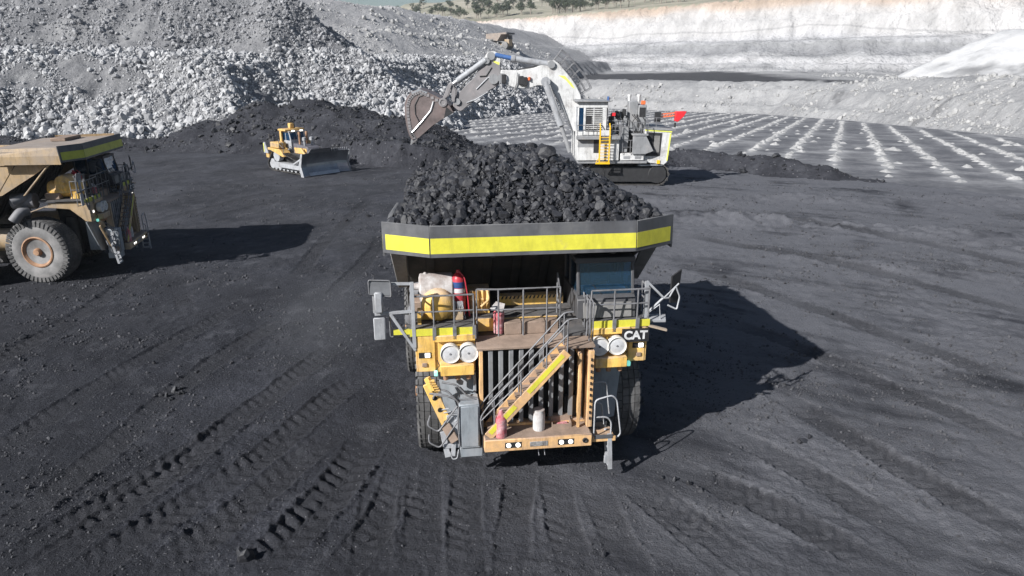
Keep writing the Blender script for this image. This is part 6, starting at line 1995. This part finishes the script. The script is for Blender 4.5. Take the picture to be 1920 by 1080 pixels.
MT = [mound_template(500 + i) for i in range(8)]
u = np.array(ROW_DIR); pv = np.array([ROW_DIR[1], -ROW_DIR[0]])
anchor = on_ground(1573, 262, -3.2)
MP = []
for row in range(-26, 13):
    off = row * 5.9
    for s_ in np.arange(-140, 330, 2.4):
        p = np.array([anchor.x, anchor.y]) + pv * (off + rs.normal(0, .28)) + u * (s_ + rs.normal(0, .6))
        MP.append((p[0], p[1], row))
    for s_ in np.arange(-140, 330, 12):
        if rs.rand() < .5:
            p = np.array([anchor.x, anchor.y]) + pv * (off + rs.uniform(1, 5)) + u * s_
            MP.append((p[0], p[1], 99))
MP = np.array(MP)
x, y = MP[:, 0], MP[:, 1]
sn = sdist(x, y, FIELD_NEAR); sf = sdist(x, y, FIELD_FAR); st = sdist(x, y, T_LOW)
hh, rg, _ = terrain(x, y)
k = (rg == FIELD) & (sn > np.where(x > 30, 1.0, 5) + 3 * rs.rand(len(x))) & (sf < -4) & (st < -3) & (y > 40)
# rows near the pit edge thin out
k &= rs.rand(len(x)) < np.where(sn < 16, .34, .97)
x, y, hh = x[k], y[k], hh[k]
dist = np.hypot(x, y)
ss = rs.uniform(.35, .92, len(x)) * np.where(rs.rand(len(x)) < .12, 1.35, 1.0)
o_ = np.argsort(-(ss / dist) * (np.abs(np.degrees(np.arctan2(x, y))) < 38))
mes = [np_mesh("cuttings_mound", v, f, M_CUT, True) for v, f in MT]
for i in o_[:300]:
    o = link("cuttings_mound", mes[rs.randint(8)])
    o.location = (x[i], y[i], hh[i] - .02); o.rotation_euler = (0, 0, rs.uniform(0, 6.28)); o.scale = (ss[i] * rs.uniform(.85, 1.3), ss[i], ss[i] * rs.uniform(.8, 1.5))
    tag(o, "small pale mound of drill cuttings in a row on the dark drilled bench", "cuttings mound", "rows of drill cuttings mounds")
V = []; F = []; kk = 0
for i in o_[300:]:
    tv, tf = MT[rs.randint(8)]
    a = rs.uniform(0, 6.28); c, s_ = math.cos(a), math.sin(a)
    q = tv * ss[i]
    V.append(np.stack([q[:, 0] * c - q[:, 1] * s_ + x[i], q[:, 0] * s_ + q[:, 1] * c + y[i], q[:, 2] * 1.1 + hh[i] - .02], 1)); F.append(tf + kk); kk += len(tv)
if V:
    tag(link("drill_cuttings", np_mesh("drill_cuttings", np.concatenate(V), np.concatenate(F), M_CUT, True)), kind="stuff")

# ---------------------------------------------------------------- trees beyond the rim
M_LEAF = rock_mat("eucalypt_leaves", (.045, .06, .04), (.10, .115, .075), .8, .2, .6, 0.0)
M_BARK = mat("pale_bark", (.24, .21, .18), .9, var=.3)


def tree_meshes(seed):
    q = random.Random(seed)
    b = MB(); H = q.uniform(4.5, 6.0)
    b.cyl((0, 0, -.4), (.1, 0, H * .55), .22, .14, 6)
    tips = []
    for i in range(6):
        a = q.uniform(0, 6.28); e = (math.cos(a) * q.uniform(.8, 2.0), math.sin(a) * q.uniform(.8, 2.0), H * q.uniform(.65, 1.05))
        b.cyl((.05, 0, H * q.uniform(.35, .55)), e, .09, .04, 5); tips.append(e)
    trunk = bpy.data.meshes.new("trunk"); trunk.from_pydata(b.v, [], b.f); trunk.materials.append(M_BARK)
    V = []; F = []
    for e in tips + [(0, 0, H)]:
        for j in range(7):
            c = Vector(e) + Vector((q.gauss(0, .55), q.gauss(0, .55), q.gauss(.1, .4)))
            for k_ in range(14):
                p = c + Vector((q.gauss(0, .28), q.gauss(0, .28), q.gauss(0, .22)))
                d1 = Vector((q.uniform(-1, 1), q.uniform(-1, 1), q.uniform(-1, 1))).normalized() * .22
                d2 = Vector((q.uniform(-1, 1), q.uniform(-1, 1), q.uniform(-1, 1))).normalized() * .20
                i0 = len(V); V += [p - d1, p + d2, p + d1, p - d2]; F.append((i0, i0 + 1, i0 + 2, i0 + 3))
    crown = bpy.data.meshes.new("crown"); crown.from_pydata([tuple(v) for v in V], [], F); crown.materials.append(M_LEAF)
    return trunk, crown


TM = [tree_meshes(900 + i) for i in range(6)]
cand = []
rq = random.Random(17)
for _ in range(6000):
    px = rq.uniform(700, 1700); py = rq.uniform(-30, 45)
    a = math.atan2(px - 960, 1280 * math.cos(PITCH) + 420 * math.sin(PITCH) * 0 + 131)
    r_ = rq.uniform(560, 1050)
    cand.append((r_ * math.sin(a), r_ * math.cos(a)))
cand = np.array(cand)
hh, rg, _ = terrain(cand[:, 0], cand[:, 1])
sw = sdist(cand[:, 0], cand[:, 1], T_WALL)
dens = np.clip(.10 + 1.6 * np.exp(-((sw - 108) / 16) ** 2) + .8 * (fbm(cand[:, 0], cand[:, 1], 60, 3, 231) > .12), 0, 1) * np.where(cand[:, 0] > 190, .35, 1)
k = (rg == HILL) & (sw > 80) & (np.array([rq.random() for _ in range(len(cand))]) < dens * .5)
tp = cand[k][:280]; th = hh[k][:280]
for (tx, ty), tz in zip(tp, th):
    t_, c_ = TM[rq.randrange(6)]
    T = empty("tree", (tx, ty, tz), rq.uniform(0, 6.28)); s_ = rq.uniform(1.1, 2.1); T.scale = (s_ * 1.15, s_ * 1.15, s_)
    tag(T, "small grey green bush tree on the dry grassland above the pit rim", "tree", "trees on the grassland beyond the rim")
    link("trunk", t_, T); link("crown", c_, T)

# ---------------------------------------------------------------- haze
hb = MB().box(-1500, 1500, -60, 1290, -40, 175)
hm = bpy.data.materials.new("haze"); hm.use_nodes = True
hn = hm.node_tree; hn.nodes.remove(hn.nodes["Principled BSDF"])
pv_ = hn.nodes.new("ShaderNodeVolumePrincipled")
pv_.inputs["Color"].default_value = (.86, .92, 1.0, 1)
pv_.inputs["Density"].default_value = .00015
pv_.inputs["Anisotropy"].default_value = .2
hn.links.new(pv_.outputs[0], hn.nodes["Material Output"].inputs["Volume"])
hz_o = hb.build("haze", hm)
tag(hz_o, kind="stuff")
sc.cycles.volume_step_rate = 4.0

# ---------------------------------------------------------------- dust raised beside the loaded truck
dc = on_ground(610, 640)
db = MB().ball((0, 0, 0), 1.0, (1, 1, 1), 20)
dm = bpy.data.materials.new("dust_cloud"); dm.use_nodes = True
dn = dm.node_tree; dn.nodes.remove(dn.nodes["Principled BSDF"])
dv = dn.nodes.new("ShaderNodeVolumePrincipled"); dv.inputs["Color"].default_value = (.80, .82, .88, 1)
dt = dn.nodes.new("ShaderNodeTexCoord")
dl = dn.nodes.new("ShaderNodeVectorMath"); dl.operation = 'LENGTH'; dn.links.new(dt.outputs["Object"], dl.inputs[0])
dr_ = dn.nodes.new("ShaderNodeMapRange"); dr_.interpolation_type = 'SMOOTHSTEP'
dr_.inputs[1].default_value = 1.0; dr_.inputs[2].default_value = 0.1; dr_.inputs[3].default_value = 0.0; dr_.inputs[4].default_value = 0.045
dn.links.new(dl.outputs["Value"], dr_.inputs[0])
dx = dn.nodes.new("ShaderNodeTexNoise"); dx.inputs["Scale"].default_value = 2.2; dx.inputs["Detail"].default_value = 3; dn.links.new(dt.outputs["Object"], dx.inputs["Vector"])
dq = dn.nodes.new("ShaderNodeMath"); dq.operation = 'MULTIPLY'; dn.links.new(dr_.outputs[0], dq.inputs[0]); dn.links.new(dx.outputs[0], dq.inputs[1])
dn.links.new(dq.outputs[0], dv.inputs["Density"]); dn.links.new(dv.outputs[0], dn.nodes["Material Output"].inputs["Volume"])
do = db.build("dust_cloud", dm); do.location = (dc.x - .3, dc.y + 1, .5); do.scale = (3.6, 9.0, 1.5); do.rotation_euler = (0, 0, R(8))
tag(do, kind="stuff")
